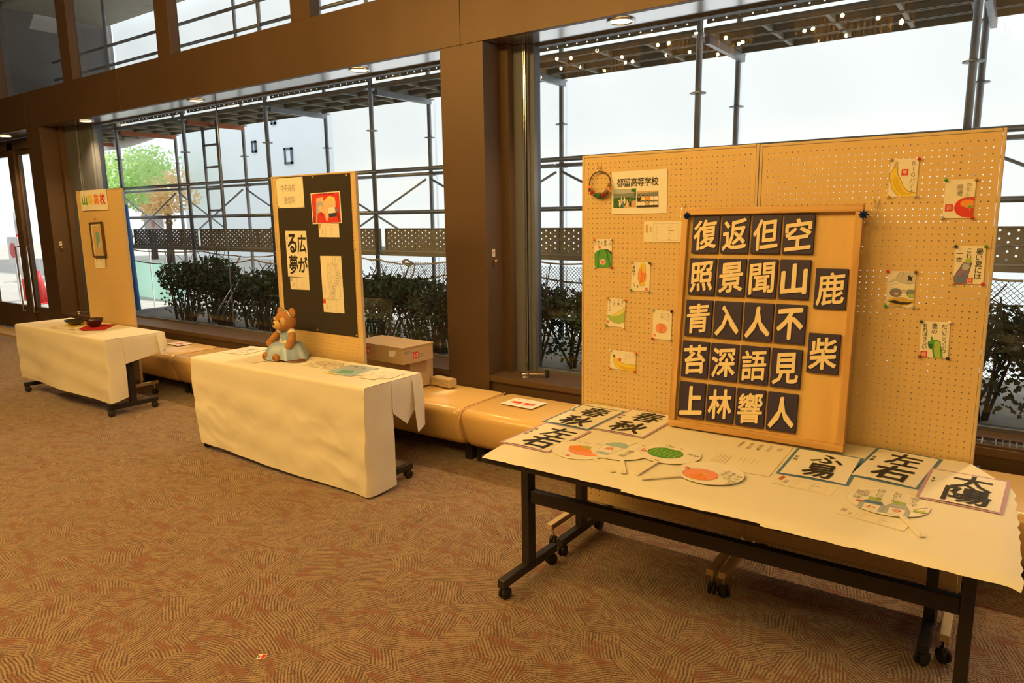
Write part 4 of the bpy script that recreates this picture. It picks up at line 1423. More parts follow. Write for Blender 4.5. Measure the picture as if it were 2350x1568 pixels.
def photo_land(A, u0, v0, u1, v1):
    R_ = lambda a, b: (u0 + (u1 - u0) * a, v0 + (v1 - v0) * b)
    A.poly([R_(0, 0), R_(1, 0), R_(1, .35), R_(0, .35)], 'skyb')
    A.poly([R_(0, .22), R_(.4, .26), R_(1, .2), R_(1, .5), R_(0, .5)], 'hill')
    A.poly([R_(0, .48), R_(.5, .42), R_(1, .5), R_(1, 1), R_(0, 1)], 'dgreen')
    A.poly([R_(.6, .75), R_(1, .6), R_(1, 1), R_(.45, 1)], 'tan')
    A.poly([R_(.8, 0), R_(1, 0), R_(1, .5), R_(.9, .35), R_(.95, .2), R_(.78, .15)], 'dgreen')
    for x, c in ((.25, 'black'), (.37, 'lgrey'), (.5, 'white'), (.45, 'blue'), (.62, 'skin'), (.75, 'black'), (.3, 'white')):
        y = .55 if x in (.37, .5) else .72
        p = R_(x, y)
        A.ell(p[0], p[1] + .04, (u1 - u0) * .045, (v1 - v0) * .16, c, 10)
        A.ell(p[0], p[1] - (v1 - v0) * .10, (u1 - u0) * .028, (v1 - v0) * .045, 'skin', 8)


def photo_group(A, u0, v0, u1, v1):
    R_ = lambda a, b: (u0 + (u1 - u0) * a, v0 + (v1 - v0) * b)
    A.rect(u0, v0, u1, v1, 'hill')
    A.poly([R_(0, 0), R_(1, 0), R_(1, .08), R_(0, .12)], 'tan')
    for row, (y, n, cs) in enumerate(((.35, 5, ('black', 'lemon', 'orange', 'white', 'white')), (.68, 5, ('white', 'white', 'tan', 'white', 'white')))):
        for k in range(n):
            p = R_(.1 + .2 * k, y)
            A.ell(p[0], p[1] + (v1 - v0) * .12, (u1 - u0) * .10, (v1 - v0) * .16, cs[k], 10)
            A.ell(p[0], p[1] - (v1 - v0) * .02, (u1 - u0) * .05, (v1 - v0) * .075, 'skin', 8)
            A.ell(p[0], p[1] - (v1 - v0) * .07, (u1 - u0) * .05, (v1 - v0) * .04, 'black', 8)
    A.poly([R_(0, .9), R_(1, .88), R_(1, 1), R_(0, 1)], 'black')


A = Art(w, h); photo_land(A, .03, .41, .452, .85); A.build('photograph', o)
A = Art(w, h); photo_group(A, .467, .48, .852, .85); A.build('photograph', o)


def award_art(w, h, c, word, layout):
    A = Art(w, h)
    if layout == 'h':
        A.rect(.05, .16, .105, .56, c)
        A.col(word, .175, .26, .024 * min(1, h / .16) * .8, 'grey')
        A.frame(.25, .12, .87, .92, .0008, 'grey')
        x0, x1, y0, y1 = .30, .62, .18, .86
    else:
        A.rect(.0, .02, .13, .34, c) if layout == 'v' else A.rect(.02, .10, .10, .55, c)
        A.col(word, .18, .42, h * .16, 'grey', aspect=1)
        A.frame(.27, .12, .86, .92, .0007, 'grey')
        x0, x1, y0, y1 = .33, .60, .20, .84
    for k in range(6):
        y = y0 + (y1 - y0) * k / 5
        A.line([(x0, y), (x0 + .06, y)], h * .012, 'grey')
        A.line([(x1, y), (x1 + (.14 if k == 2 else .06), y)], h * (.028 if k == 2 else .014), 'grey')
    return A


M, w, h = on_panel([(1478, 508), (1570, 507.5), (1568.3, 556.2), (1477, 554.9)], YP, .0012)
o = sheet('award_card', M, w, h, M_PAPER2, 'cream award card with a gold bar beside the carved board on the pegboard', 'card')
award_art(w, h, 'gold', '金賞', 'h').build('print', o)

# ---- berry wreath and wire hooks
c = onY(1376.8, 421.5, YP - .012)
wr = thing('wreath', 'small twig hoop wreath with orange leaves and dark berries on the pegboard', 'wreath', (c.x, c.y, c.z - .06))
R_ = .0600
MB().tube([(c.x + R_ * math.cos(2 * PI * k / 32), c.y, c.z + R_ * math.sin(2 * PI * k / 32)) for k in range(33)], .0032, 6).build('hoop', mat('twig', (.12, .07, .05), .8), wr, smooth=True)
for k, a in enumerate((3.45, 3.7, 5.75, 5.3, 4.1, 6.1)):
    q = Vector((c.x + R_ * math.cos(a), c.y - .008, c.z + R_ * math.sin(a)))
    pts = []
    for j in range(10):
        t = 2 * PI * j / 10 + a
        rr = .017 if j % 2 == 0 else .008
        pts.append(q + Vector((rr * math.cos(t), -.004 * (j % 2), rr * math.sin(t))))
    MB().add(pts, [tuple(range(10))]).build('maple_leaf', PAL['orange'] if k % 2 == 0 else PAL['brown'], wr)
for k, (a, r, cc) in enumerate(((3.6, .0075, 'navy'), (4.0, .012, 'dred'), (4.35, .009, 'dgreen'), (4.75, .016, 'dgreen'), (5.1, .012, 'dred'), (5.45, .013, 'brown'), (4.2, .010, 'brown'), (5.6, .009, 'purple'))):
    MB().sphere((c.x + R_ * math.cos(a), c.y - .008, c.z + R_ * math.sin(a)), r, 10, 7).build('berry', PAL[cc], wr, smooth=True)


def hook(x, y, Y, label):
    p = onY(x, y, Y)
    o = MB().tube([(p.x - .010, p.y + .001, p.z + .030), (p.x - .004, p.y - .012, p.z), (p.x + .004, p.y - .012, p.z), (p.x + .010, p.y + .001, p.z + .030)], .0018, 6).build('wire_hook', M_CHROME, smooth=True)
    return tag(o, label, 'hook')


hook(1376, 394, YP, 'thin wire hook holding the berry wreath on the pegboard')
hook(1569, 483, YP, 'thin wire hook on the pegboard beside the carved board, near the gold award card')
hook(2012, 475, YP, 'thin wire hook on the pegboard beside the carved board, near the sunglasses card')

# ---- carved poem board
BL, BR = onZ(1533, 975, .706), onZ(1933, 1040, .706)
TL, TR = onY(1578, 485, 3.245), onY(1990, 472, 3.245)
M, bw, bh = frame_of(TL, TR, BL, BR)
pb_ = bpy.data.objects.new('poem_board', None)
COL.objects.link(pb_)
pb_.empty_display_size = .05
pb_.matrix_world = Matrix.Translation((0, -.004, .006)) @ M
tag(pb_, 'tall framed wooden board with raised cream characters on navy tiles', 'carved board')
bw, bh = .770, 1.022
MB().box(-bw / 2 + .01, bw / 2 - .01, -bh / 2 + .01, bh / 2 - .01, -.010, .0).build('back_board', M_WOOD, pb_, local=True)
fwid, fd = .030, .028
for nm, bx in (('frame_rail', (-bw / 2, bw / 2, bh / 2 - fwid, bh / 2)), ('frame_rail', (-bw / 2, bw / 2, -bh / 2, -bh / 2 + fwid)), ('frame_rail', (-bw / 2, -bw / 2 + fwid, -bh / 2 + fwid, bh / 2 - fwid)), ('frame_rail', (bw / 2 - fwid, bw / 2, -bh / 2 + fwid, bh / 2 - fwid))):
    MB().rbox(bx[0], bx[1], bx[2], bx[3], -.012, fd, .003).build(nm, M_WOODF if bx[1] - bx[0] > .1 else M_WOODV, pb_, local=True)
tme = MB().rbox(-.0635, .0635, -.0845, .0845, 0, .014, .003).data('tile', M_NAVY)
LIGHT = set('復照聞語響鹿深景柴返苔青空見但林')
POEM = ['復照青苔上', '返景入深林', '但聞人語響', '空山不見人', '鹿柴']
for ci, colm in enumerate(POEM):
    for ri, ch in enumerate(colm):
        if ci < 4:
            x = .0455 + .0125 * (4 - ri) / 4 * .9 + .065 + ci * .1362
            y = .902 - ri * .1925
        else:
            x = .0455 + .0625 + .560 + (.008 if ri == 0 else 0)
            y = .675 if ri == 0 else .402
        lx, ly = x - bw / 2 - .008, y - bh / 2
        to = bpy.data.objects.new('tile', tme)
        COL.objects.link(to); to.parent = pb_
        to.location = (lx, ly, .0004)
        bo = .017 if ch in '響語聞鹿' else .022 if ch in LIGHT else .032
        v, f, bb = glyph(ch, bo)
        dx, dy = bb[1] - bb[0], bb[3] - bb[2]
        sx = .108 / max(dx, .75); sy = .136 / max(dy, .72)
        mb = MB()
        n0 = len(v)
        nb_ = max(1, NB[(ch, bo)])
        lo_ = [((p[0] - (bb[0] + bb[1]) / 2) * sx, (p[1] - (bb[2] + bb[3]) / 2) * sy + .13 * (p[0] - (bb[0] + bb[1]) / 2) * sx, .0180 + .0001 * (i_ // nb_)) for i_, p in enumerate(v)]
        mb.add(lo_, f)
        # walls down to the tile
        edges = {}
        for fc in f:
            for i in range(len(fc)):
                e = (fc[i], fc[(i + 1) % len(fc)])
                if (e[1], e[0]) in edges:
                    del edges[(e[1], e[0])]
                else:
                    edges[e] = 1
        mb.v += [Vector((p[0], p[1], .0135)) for p in lo_]
        for (a, b) in edges:
            mb.f.append([a, a + n0, b + n0, b]); mb.m.append(0)
        mb.build('raised_character', M_CREAM, to, local=True)


def gift_bow(x, y, label):
    p = onY(x, y, 3.215)
    mb = MB()
    for ring, (n, r, zz) in enumerate(((8, .020, .004), (6, .015, .010), (3, .007, .015))):
        for k in range(n):
            a = 2 * PI * k / n + ring * .4
            d = Vector((math.cos(a), 0, math.sin(a)))
            s_ = Vector((-math.sin(a), 0, math.cos(a))) * .0045
            q = p + Vector((0, -zz, 0))
            mb.add([q - s_, q + s_, q + d * r * .6 + s_ + Vector((0, -.007, 0)), q + d * r * .6 - s_ + Vector((0, -.007, 0)), q + d * r + s_ * .4, q + d * r - s_ * .4], [(0, 1, 2, 3), (3, 2, 4, 5)])
    o = mb.build('gift_bow', mat('blue_foil', (.05, .12, .42), .2, .85))
    return tag(o, label, 'bow')


gift_bow(1578, 496, 'shiny blue foil bow on the carved board near the gold award card')
gift_bow(1982, 493, 'shiny blue foil bow on the carved board near the sunglasses card')
for nm, P in (('near the gold award card', [(1563, 492), (1562, 500), (1570, 502), (1576, 498)]), ('near the sunglasses card', [(2014, 478), (2012, 490), (2004, 497), (1992, 495)])):
    o = MB().tube([onY(x, y, 3.262) for x, y in P], .0012, 5).build('hanging_wire', M_CHROME, smooth=True)
    tag(o, 'thin wire tying the carved board to the pegboard %s' % nm, 'wire')

# ---- calligraphy sheets on the front tables
ZP = .7052


def calligraphy(cs, back, chars, small, label, pos, bold=.012, z=ZP):
    M, w, h = on_table(cs, z)
    far = max((M @ Vector((sx * w / 2, h / 2, 0))).y for sx in (-1, 1))
    M.translation.y -= max(0, far - 3.281)
    o = sheet('calligraphy_sheet', M, w, h, PAL[back], label, 'calligraphy')
    mb = MB()
    b = .012
    mb.grid(lambda a, q: Vector((-w / 2 + b + (w - 2 * b) * a, -h / 2 + b + (h - 2 * b) * q, .0008 + .0035 * (math.sin(a * PI) * math.exp(-q * 9) + .3 * math.sin(q * PI) * math.exp(-(1 - a) * 8)))), 12, 12)
    mb.build('white_paper', M_PAPER, o, smooth=True, local=True)
    A = Art(w, h, .0016)
    for ch, (u0, v0, u1, v1) in zip(chars, pos):
        A.z = .0046 if v1 > .75 else .0022
        A.char(ch, u0, v0, u1, v1, 'ink', bold)
    A.z = .0024
    for i, ch in enumerate(small):
        A.char(ch, .07, .30 + .10 * i, .13, .37 + .10 * i, 'ink', .005)
    A.build('brush_writing', o)
    return o


calligraphy([(1328.1, 927.4), (1430.2, 944.7), (1355.5, 988.7), (1250.9, 969.6)], 'blue', '春秋', '秋', 'calligraphy of two bold characters on a thin blue mount beside the bench', [(.28, .05, .80, .48), (.24, .54, .82, .95)])
calligraphy([(1248.3, 969.6), (1356.8, 989.4), (1260, 1041), (1150.6, 1014.9)], 'lilac', '左右', 'MAO', 'calligraphy on a lilac mount with three capital letters, at the table corner', [(.30, .10, .86, .50), (.30, .50, .88, .93)])
calligraphy([(1457.4, 927.5), (1572.8, 947), (1504.1, 994.9), (1388.7, 975.3)], 'lilac', '春秋', '沢絢', 'calligraphy on a pale lilac mount lying against the foot of the carved board', [(.26, .05, .80, .46), (.20, .53, .82, .94)])
calligraphy([(1832.4, 1028.8), (1985.1, 1052.3), (1944.2, 1116.6), (1777.5, 1085.1)], 'blue', 'ふ易', '紀和', 'calligraphy on a blue mount with a soft curving first character, below the carved board', [(.30, .12, .78, .42), (.30, .48, .74, .93)], .018)
calligraphy([(2009.2, 1008.6), (2165.2, 1039.3), (2120.2, 1103.4), (1970.9, 1076.6)], 'blue', '左右', '佐藤', 'calligraphy on a blue mount touching the pegboard at the right of the board', [(.28, .08, .78, .46), (.24, .50, .80, .92)], .020)
calligraphy([(2133.6, 1071.8), (2316.5, 1107.2), (2306.9, 1181), (2103, 1144)], 'lilac', '太陽', 'すず', 'calligraphy on a lilac mount near the ragged paper end', [(.32, .06, .82, .50), (.28, .50, .84, .93)], .016, ZP + .0012)


# ---- round paper fans
def fan(cx, cy, hx0, hy0, hx1, hy1, z, label, draw, tilt=None):
    c = onZ(cx, cy, z); h1 = onZ(hx1, hy1, z)
    d = (h1 - c); d.z = 0
    d = d.normalized()
    R = .127
    # frame: ey points from the handle to the top of the fan
    ey = -d if tilt is None else Vector(tilt).normalized()
    ex = Vector((ey.y, -ey.x, 0))
    Mx = Matrix(((ex.x, ey.x, 0, c.x), (ex.y, ey.y, 0, c.y), (0, 0, 1, z), (0, 0, 0, 1)))
    o = bpy.data.objects.new('paper_fan', None)
    COL.objects.link(o); o.matrix_world = Mx; o.empty_display_size = .05
    tag(o, label, 'fan', 'hand fans on the front tables')
    n = 40
    ring = [(R * math.cos(2 * PI * k / n), R * .96 * math.sin(2 * PI * k / n)) for k in range(n)]
    mb = MB()
    mb.add([(x, y, 0) for x, y in ring] + [(x, y, .0014) for x, y in ring], [tuple(range(n))[::-1], tuple(range(n, 2 * n))] + [(k, (k + 1) % n, n + (k + 1) % n, n + k) for k in range(n)])
    mb.build('blade', M_PAPER, o, local=True)
    MB().tube([(x * 1.003, y * 1.003, .0008) for x, y in ring + [ring[0]]], .0014, 5).build('rim', M_PAPER2, o, smooth=True, local=True)
    L = (h1 - c).length
    dl = Vector((d.dot(ex), d.dot(ey), 0)); sl = Vector((-dl.y, dl.x, 0))
    a0, a1 = dl * (R * .97), dl * L
    mb = MB()
    for zz in (0, .0035):
        mb.v += [a0 + sl * .009 + Vector((0, 0, zz)), a0 - sl * .009 + Vector((0, 0, zz)), a1 - sl * .011 + Vector((0, 0, zz)), a1 + sl * .011 + Vector((0, 0, zz))]
    mb.f += [[0, 1, 2, 3][::-1], [4, 5, 6, 7], [0, 1, 5, 4], [1, 2, 6, 5], [2, 3, 7, 6], [3, 0, 4, 7]]; mb.m += [0] * 6
    mb.build('handle', M_PAPER2, o, local=True)
    MB().lathe(tuple(dl * (L - .012) + Vector((0, 0, .0036))), [(.0001, 0), (.0016, 0), (.0016, .0004), (.0001, .0004)], 8).build('handle_hole', M_GREYINK, o, local=True)
    A = Art(2 * R, 2 * R, .0019)
    draw(A)
    A.build('drawing', o)
    return o


def f_tomato(A):
    A.poly([(.24, .40), (.40, .30), (.80, .28), (.95, .42), (.92, .62), (.74, .76), (.50, .78), (.32, .66)], 'orange')
    A.poly([(.27, .52), (.5, .60), (.93, .56), (.90, .66), (.74, .76), (.50, .78), (.32, .66)], 'peach')
    for t in range(6):
        a = 2 * PI * t / 6 + .2
        A.poly([(.56 + .03 * math.cos(a + 1.3), .36 + .03 * math.sin(a + 1.3)), (.56 + .17 * math.cos(a), .36 + .13 * math.sin(a)), (.56 + .03 * math.cos(a - 1.3), .36 + .03 * math.sin(a - 1.3))], 'lgreen')
    A.seal(.36, .84, .016)
    A.row('トマト', .30, .10, .022, 'grey'); A.row('アル', .62, .10, .022, 'grey')


def f_ice(A):
    A.poly([(.10, .36), (.18, .22), (.30, .13), (.42, .16), (.52, .26), (.54, .38), (.36, .42), (.2, .42)], 'lblue')
    A.poly([(.12, .42), (.52, .40), (.46, .86), (.22, .86)], 'white')
    A.poly([(.23, .74), (.46, .76), (.45, .86), (.23, .86)], 'lblue')
    for p in ([(.12, .42), (.22, .86)], [(.52, .40), (.46, .86)], [(.12, .42), (.52, .40)]):
        A.line(p, .0012, 'grey')
    A.line([(.46, .24), (.56, .02)], .003, 'grey')
    A.char('氷', .24, .48, .42, .62, 'red', .005)
    A.poly([(.72, .14), (.90, .16), (.88, .34), (.70, .30)], 'white'); A.frame(.71, .15, .89, .32, .001, 'blue'); A.line([(.66, .08), (.95, .14)], .003, 'brown')
    A.char('氷', .76, .18, .85, .29, 'red', 0)
    A.col('夏の味', .68, .42, .030, 'grey')


def f_melon(A):
    A.ell(.42, .52, .30, .26, 'dgreen', 28); A.ell(.42, .52, .285, .245, 'green', 28)
    for k in range(6):
        x = .20 + .088 * k
        A.line([(x, .36), (x + .02, .48), (x - .01, .58), (x + .015, .70)], .004, 'lgreen')
    A.ell(.44, .285, .09, .022, 'white')
    A.seal(.05, .60, .02)
    A.row('This', .22, .10, .028, 'grey'); A.row('is', .52, .11, .028, 'grey'); A.row('wat', .74, .28, .03, 'grey'); A.row('ur', .46, .84, .03, 'grey')


def f_peach(A):
    A.ell(.42, .66, .27, .24, 'dred', 28); A.ell(.42, .66, .262, .232, 'peach', 28)
    A.poly([(.42, .60), (.30, .80), (.46, .88), (.62, .80)], 'orange')
    for a in (.3, 1.2, 2.2, 3.3, 4.3, 5.3):
        A.line([(.45, .60), (.45 + .20 * math.cos(a), .62 + .20 * math.sin(a))], .003, 'pink')
    A.ell(.45, .60, .045, .03, 'yellow')
    A.seal(.10, .50, .018)
    A.col('やっぱり', .92, .36, .026, 'grey'); A.col('ももは', .81, .30, .026, 'grey'); A.col('上米だ', .70, .24, .024, 'grey')


def f_soda(A):
    for x in (.34, .64):
        A.poly([(x - .07, .52), (x + .07, .52), (x + .15, .70), (x + .15, .93), (x - .15, .93), (x - .15, .70)], 'skyb')
        A.poly([(x - .09, .70), (x + .10, .70), (x + .09, .93), (x - .09, .93)], 'white')
        A.poly([(x - .08, .42), (x + .08, .42), (x + .07, .54), (x - .07, .54)], 'lgreen')
        A.poly([(x - .11, .58), (x + .11, .58), (x + .14, .68), (x - .14, .68)], 'blue' if x < .5 else 'skyb')
        A.char('ム' if x < .5 else 'ラ', x - .06, .74, x + .06, .84, 'red', .01)
        for p in ([(x - .07, .52), (x - .15, .70), (x - .15, .92)], [(x + .07, .52), (x + .15, .70), (x + .15, .92)]):
            A.line(p, .0014, 'grey')
    A.line([(.80, .62), (.97, .45)], .002, 'brown'); A.line([(.84, .60), (.94, .70)], .0015, 'brown')
    for k in range(4):
        q = .83 + .035 * k
        A.poly([(q, .60), (q + .05, .66), (q - .01, .70)], 'lgreen')
    A.seal(.14, .64, .017)
    A.col('安くて', .80, .16, .030, 'grey'); A.col('おいしい', .58, .08, .026, 'grey'); A.col('はじける', .38, .08, .026, 'grey'); A.col('これぞ', .21, .18, .024, 'grey'); A.col('夏の味', .13, .26, .028, 'grey')


YUP = (0.06, 1, 0)
fan(1335, 1033, 0, 0, 1407, 1084, ZP + .0010, 'round paper fan painted with an orange tomato', f_tomato, (-.16, 1, 0))
fan(1424, 1034, 0, 0, 1431, 1087, ZP + .0026, 'round paper fan painted with blue shaved ice in a cup', f_ice, YUP)
fan(1538, 1042, 0, 0, 1459, 1089, ZP + .0042, 'round paper fan painted with a green watermelon', f_melon, (.10, 1, 0))
fan(1630, 1086, 0, 0, 1470, 1099, ZP + .0058, 'round paper fan painted with a round pink peach', f_peach, (.12, 1, 0))
fan(2037, 1153, 0, 0, 2117, 1233, ZP + .0030, 'round paper fan painted with two soda bottles', f_soda, (.0, 1, 0))

# ---- explanation sheet and award cards on the table
M, w, h = on_table([(1662, 1002), (1823, 1029), (1762, 1093), (1601, 1066)], ZP - .0008)
o = sheet('poem_sheet', M, w, h, M_PAPER2, 'clear-filed sheet with small vertical verse in front of the carved board', 'sheet')
A = Art(w, h)
A.col('鹿柴', .86, .10, .022, 'grey'); A.col('空山不見人', .72, .06, .017, 'grey'); A.col('但聞人語響', .58, .06, .017, 'grey'); A.col('返景入深林', .44, .06, .017, 'grey'); A.col('復照青苔上', .30, .06, .017, 'grey')
for k in range(5):
    A.line([(.14 + .05 * k, .60), (.14 + .05 * k, .86)], .0025, 'lgrey')
    A.line([(.48 + .06 * k, .58), (.48 + .06 * k, .70 + .04 * (k % 2))], .0022, 'lgrey')
A.build('print', o)
M, w, h = on_table([(1789, 1090), (1921, 1116), (1909, 1141), (1777, 1108)], ZP - .0006)
o = sheet('award_card', M, w, h, M_PAPER2, 'cream award card with a copper bar lying by the blue mounted calligraphy', 'card')
award_art(w, h, 'copper', '銅賞', 't').build('print', o)
M, w, h = on_table([(1934, 1163), (2086, 1204), (2077, 1220), (1917, 1178)], ZP + .0004)
o = sheet('award_card', M, w, h, M_PAPER2, 'cream award card with a silver bar tucked under the soda bottle fan', 'card')
award_art(w, h, 'silver', '銀賞', 't').build('print', o)

# ================================================================== middle table and its panel
M, w, h = on_panel([(630.8, 408.1), (801.5, 397.2), (822.6, 774.9), (657.5, 753)], YP2, .001)
bs = sheet('black_sheet', M, w, h, mat('black_paper', (.030, .024, .020), .9, var=(6, .1)), 'large black paper sheet pinned over the pegboard behind the teddy bear', 'sheet', th=.0008)
for x, y, n in ((720, 406.4, 'top edge'), (797, 402.4, 'top corner'), (815, 571, 'side edge'), (730, 757, 'bottom edge'), (820, 770, 'bottom corner')):
    p = onY(x, y, YP2)
    Mp = M.copy(); Mp.translation = p
    pin(Mp, 0, 0, 'gold', 'brass push pin at the %s of the large black sheet' % n)
YB = YP2 - .003


def on_black(cs, name, m, label, cat, th=.0004, curl=0):
    M, w, h = on_panel(cs, YB)
    return sheet(name, M, w, h, m, label, cat, th=th, curl=curl), w, h


o, w, h = on_black([(632.7, 410), (693.9, 405.8), (699, 475.9), (637.9, 478.2)], 'school_sign', M_PAPER2, 'cream name sheet with two lines of thin black lettering on the black sheet', 'sign')
A = Art(w, h)
A.row('中央高校', .16, .22, .052, 'grey', gap=1.03, aspect=.80)
A.row('通信制', .26, .62, .052, 'grey', gap=1.03, aspect=.80)
for u, v in ((.04, .04), (.96, .04), (.04, .96), (.96, .96)):
    A.ell(u, v, .022, .018, 'brown', 8)
A.build('lettering', o)

o, w, h = on_black([(714, 443.7), (781.4, 438.8), (784.3, 512), (717.7, 514.9)], 'red_picture', M_PAPER, 'red picture of two figures under a bow, with a white border', 'picture', .003)
A = Art(w, h, .0034)
A.rect(.03, .03, .97, .97, 'dred')
A.poly([(.15, .1), (.85, .1), (.80, .97), (.20, .97)], 'skin')
A.poly([(.03, .03), (.2, .03), (.17, .5), (.10, .75), (.03, .8)], 'red'); A.poly([(.80, .03), (.97, .03), (.97, .8), (.86, .5)], 'red')
A.poly([(.03, .10), (.45, .06), (.45, .14), (.2, .17), (.03, .2)], 'red'); A.poly([(.5, .06), (.97, .10), (.97, .2), (.55, .14)], 'red')
A.poly([(.38, .04), (.5, .10), (.62, .04), (.58, .16), (.66, .27), (.52, .2), (.44, .28), (.42, .16)], 'red')
A.ell(.30, .44, .13, .17, 'skyb'); A.poly([(.17, .45), (.24, .44), (.20, .95), (.12, .97)], 'skyb')
A.ell(.32, .50, .09, .10, 'skin')
A.poly([(.20, .66), (.32, .62), (.44, .68), (.50, .97), (.16, .97)], 'red'); A.poly([(.30, .64), (.36, .64), (.37, .75), (.31, .75)], 'dred')
A.ell(.66, .28, .15, .15, 'lemon'); A.ell(.66, .33, .10, .11, 'skin')
A.poly([(.58, .50), (.78, .48), (.84, .70), (.58, .72)], 'white'); A.poly([(.58, .68), (.84, .66), (.84, .78), (.59, .80)], 'navy'); A.poly([(.80, .48), (.94, .58), (.93, .66), (.82, .62)], 'purple')
A.poly([(.58, .80), (.86, .78), (.93, .97), (.50, .97)], 'red')
A.poly([(.50, .58), (.53, .55), (.56, .58), (.51, .65), (.46, .58), (.48, .55)], 'lemon')
A.build('picture', o)
o, w, h = on_black([(731.5, 513.8), (778.5, 513.2), (778, 545.1), (731.5, 544)], 'award_card', M_PAPER2, 'cream award card with a gold tab under the red picture', 'card')
award_art(w, h, 'gold', '金賞', 'v').build('print', o)

o, w, h = on_black([(654.3, 530.2), (702.6, 530.2), (709.2, 637.6), (661.6, 634.6)], 'calligraphy_strip', M_PAPER2, 'tall paper strip with four large brushed characters on the black sheet', 'calligraphy')
A = Art(w, h)
A.char('広', .54, .08, .96, .47, 'ink', .022); A.char('が', .54, .55, .98, .90, 'ink', .026)
A.char('る', .08, .06, .52, .48, 'ink', .026); A.char('夢', .10, .52, .52, .95, 'ink', .020)
for i, ch in enumerate('清水'):
    A.char(ch, .02, .12 + .09 * i, .11, .19 + .09 * i, 'grey')
A.build('brush_writing', o)
o, w, h = on_black([(666, 636.8), (709.2, 637.6), (710.7, 666.2), (667, 663.7)], 'award_card', M_PAPER2, 'cream award card with a grey tab under the brushed paper strip', 'card')
award_art(w, h, 'silver', '銀賞', 'v').build('print', o)

o, w, h = on_black([(734.6, 587.7), (783.3, 587.7), (788.4, 688.6), (741.5, 685.2)], 'ink_drawing', M_PAPER2, 'tall pencil drawing of a winding horned dragon on the black sheet', 'drawing')
A = Art(w, h)
for k in range(14):
    t = k / 13
    A.poly([(.55 + .16 * math.sin(t * 5), .17 + .80 * t), (.72 + .16 * math.sin(t * 5), .20 + .80 * t), (.74 + .16 * math.sin(t * 5 + .3), .235 + .80 * t), (.57 + .16 * math.sin(t * 5 + .3), .205 + .80 * t)], 'lgrey')
for P in ([(.34, .16), (.36, .20), (.45, .18), (.52, .16), (.62, .22), (.66, .34), (.62, .45), (.72, .52), (.9, .58), (1, .72)],
          [(.35, .20), (.34, .35), (.32, .44), (.30, .55), (.36, .62), (.34, .70), (.40, .80), (.36, .92), (.28, .98)], [(.45, .18), (.52, .30), (.52, .45), (.60, .55), (.78, .62), (.88, .75), (.86, .98)],
          [(.33, .40), (.45, .38), (.42, .46), (.50, .48)], [(.30, .50), (.45, .52), (.5, .62), (.36, .66)], [(.36, .72), (.55, .70), (.62, .80), (.5, .86)], [(.62, .03), (.60, .18)], [(.75, .03), (.68, .2)], [(.92, .06), (.75, .25)],
          [(.40, .88), (.6, .84), (.66, .98)], [(.10, .70), (.18, .78), (.12, .90)], [(.42, .56), (.55, .66), (.48, .76)], [(.82, .50), (.76, .44), (.82, .38), (.92, .40), (.94, .48), (.88, .52)]):
    A.line(P, .0018, 'grey')
A.build('pencil_lines', o)
o, w, h = on_black([(741.9, 686), (788.4, 688.8), (790.9, 719.7), (743, 716)], 'award_card', M_PAPER2, 'cream award card with a red tab under the dragon drawing', 'card')
award_art(w, h, 'red', '銅賞', 'v').build('print', o)

# ---- papers on the middle table
ZC = .7062


def table_sheet(cs, name, m, label, cat, draw=None, z=ZC, th=.0005):
    M, w, h = on_table(cs, z)
    o = sheet(name, M, w, h, m, label, cat, th=th)
    if draw:
        A = Art(w, h, th + .0002)
        draw(A)
        A.build('drawing', o)
    return o


def scribble(n, c, box, wd=.0016, seed=1):
    def d(A):
        r = random.Random(seed)
        for _ in range(n):
            u, v = r.uniform(box[0], box[2]), r.uniform(box[1], box[3])
            P = [(u, v)]
            for _k in range(4):
                u = min(box[2], max(box[0], u + r.uniform(-.12, .12))); v = min(box[3], max(box[1], v + r.uniform(-.12, .12)))
                P.append((u, v))
            A.line(P, wd, c)
    return d


table_sheet([(565.5, 793.3), (616, 798.6), (568.5, 815.3), (518, 810)], 'ink_drawing', M_PAPER, 'white sheet with dark blue ink sketch beside the teddy bear', 'drawing', scribble(22, 'navy', (.1, .25, .8, .9), .0025, 2))
table_sheet([(590, 821), (610, 826), (587, 836), (566, 830)], 'caption_card', M_PAPER2, 'small blank caption card in front of the blue dress', 'card')
table_sheet([(740, 827), (807, 836), (761, 849), (696, 838)], 'ink_drawing', M_PAPER2, 'sheet crowded with brown line drawing beside the round badge', 'drawing', scribble(60, 'brown', (.05, .08, .95, .92), .0022, 3))


def d_sea(A):
    A.rect(0, 0, 1, 1, 'skyb'); A.poly([(0, .5), (.3, .4), (.6, .5), (1, .35), (1, 1), (0, 1)], 'lblue'); A.poly([(.25, .55), (.6, .5), (.8, .8), (.3, .85)], 'aqua')
    A.rect(0, .88, .45, 1, 'lemon'); A.ell(.30, .14, .05, .06, 'blue'); A.ell(.62, .18, .05, .06, 'blue')


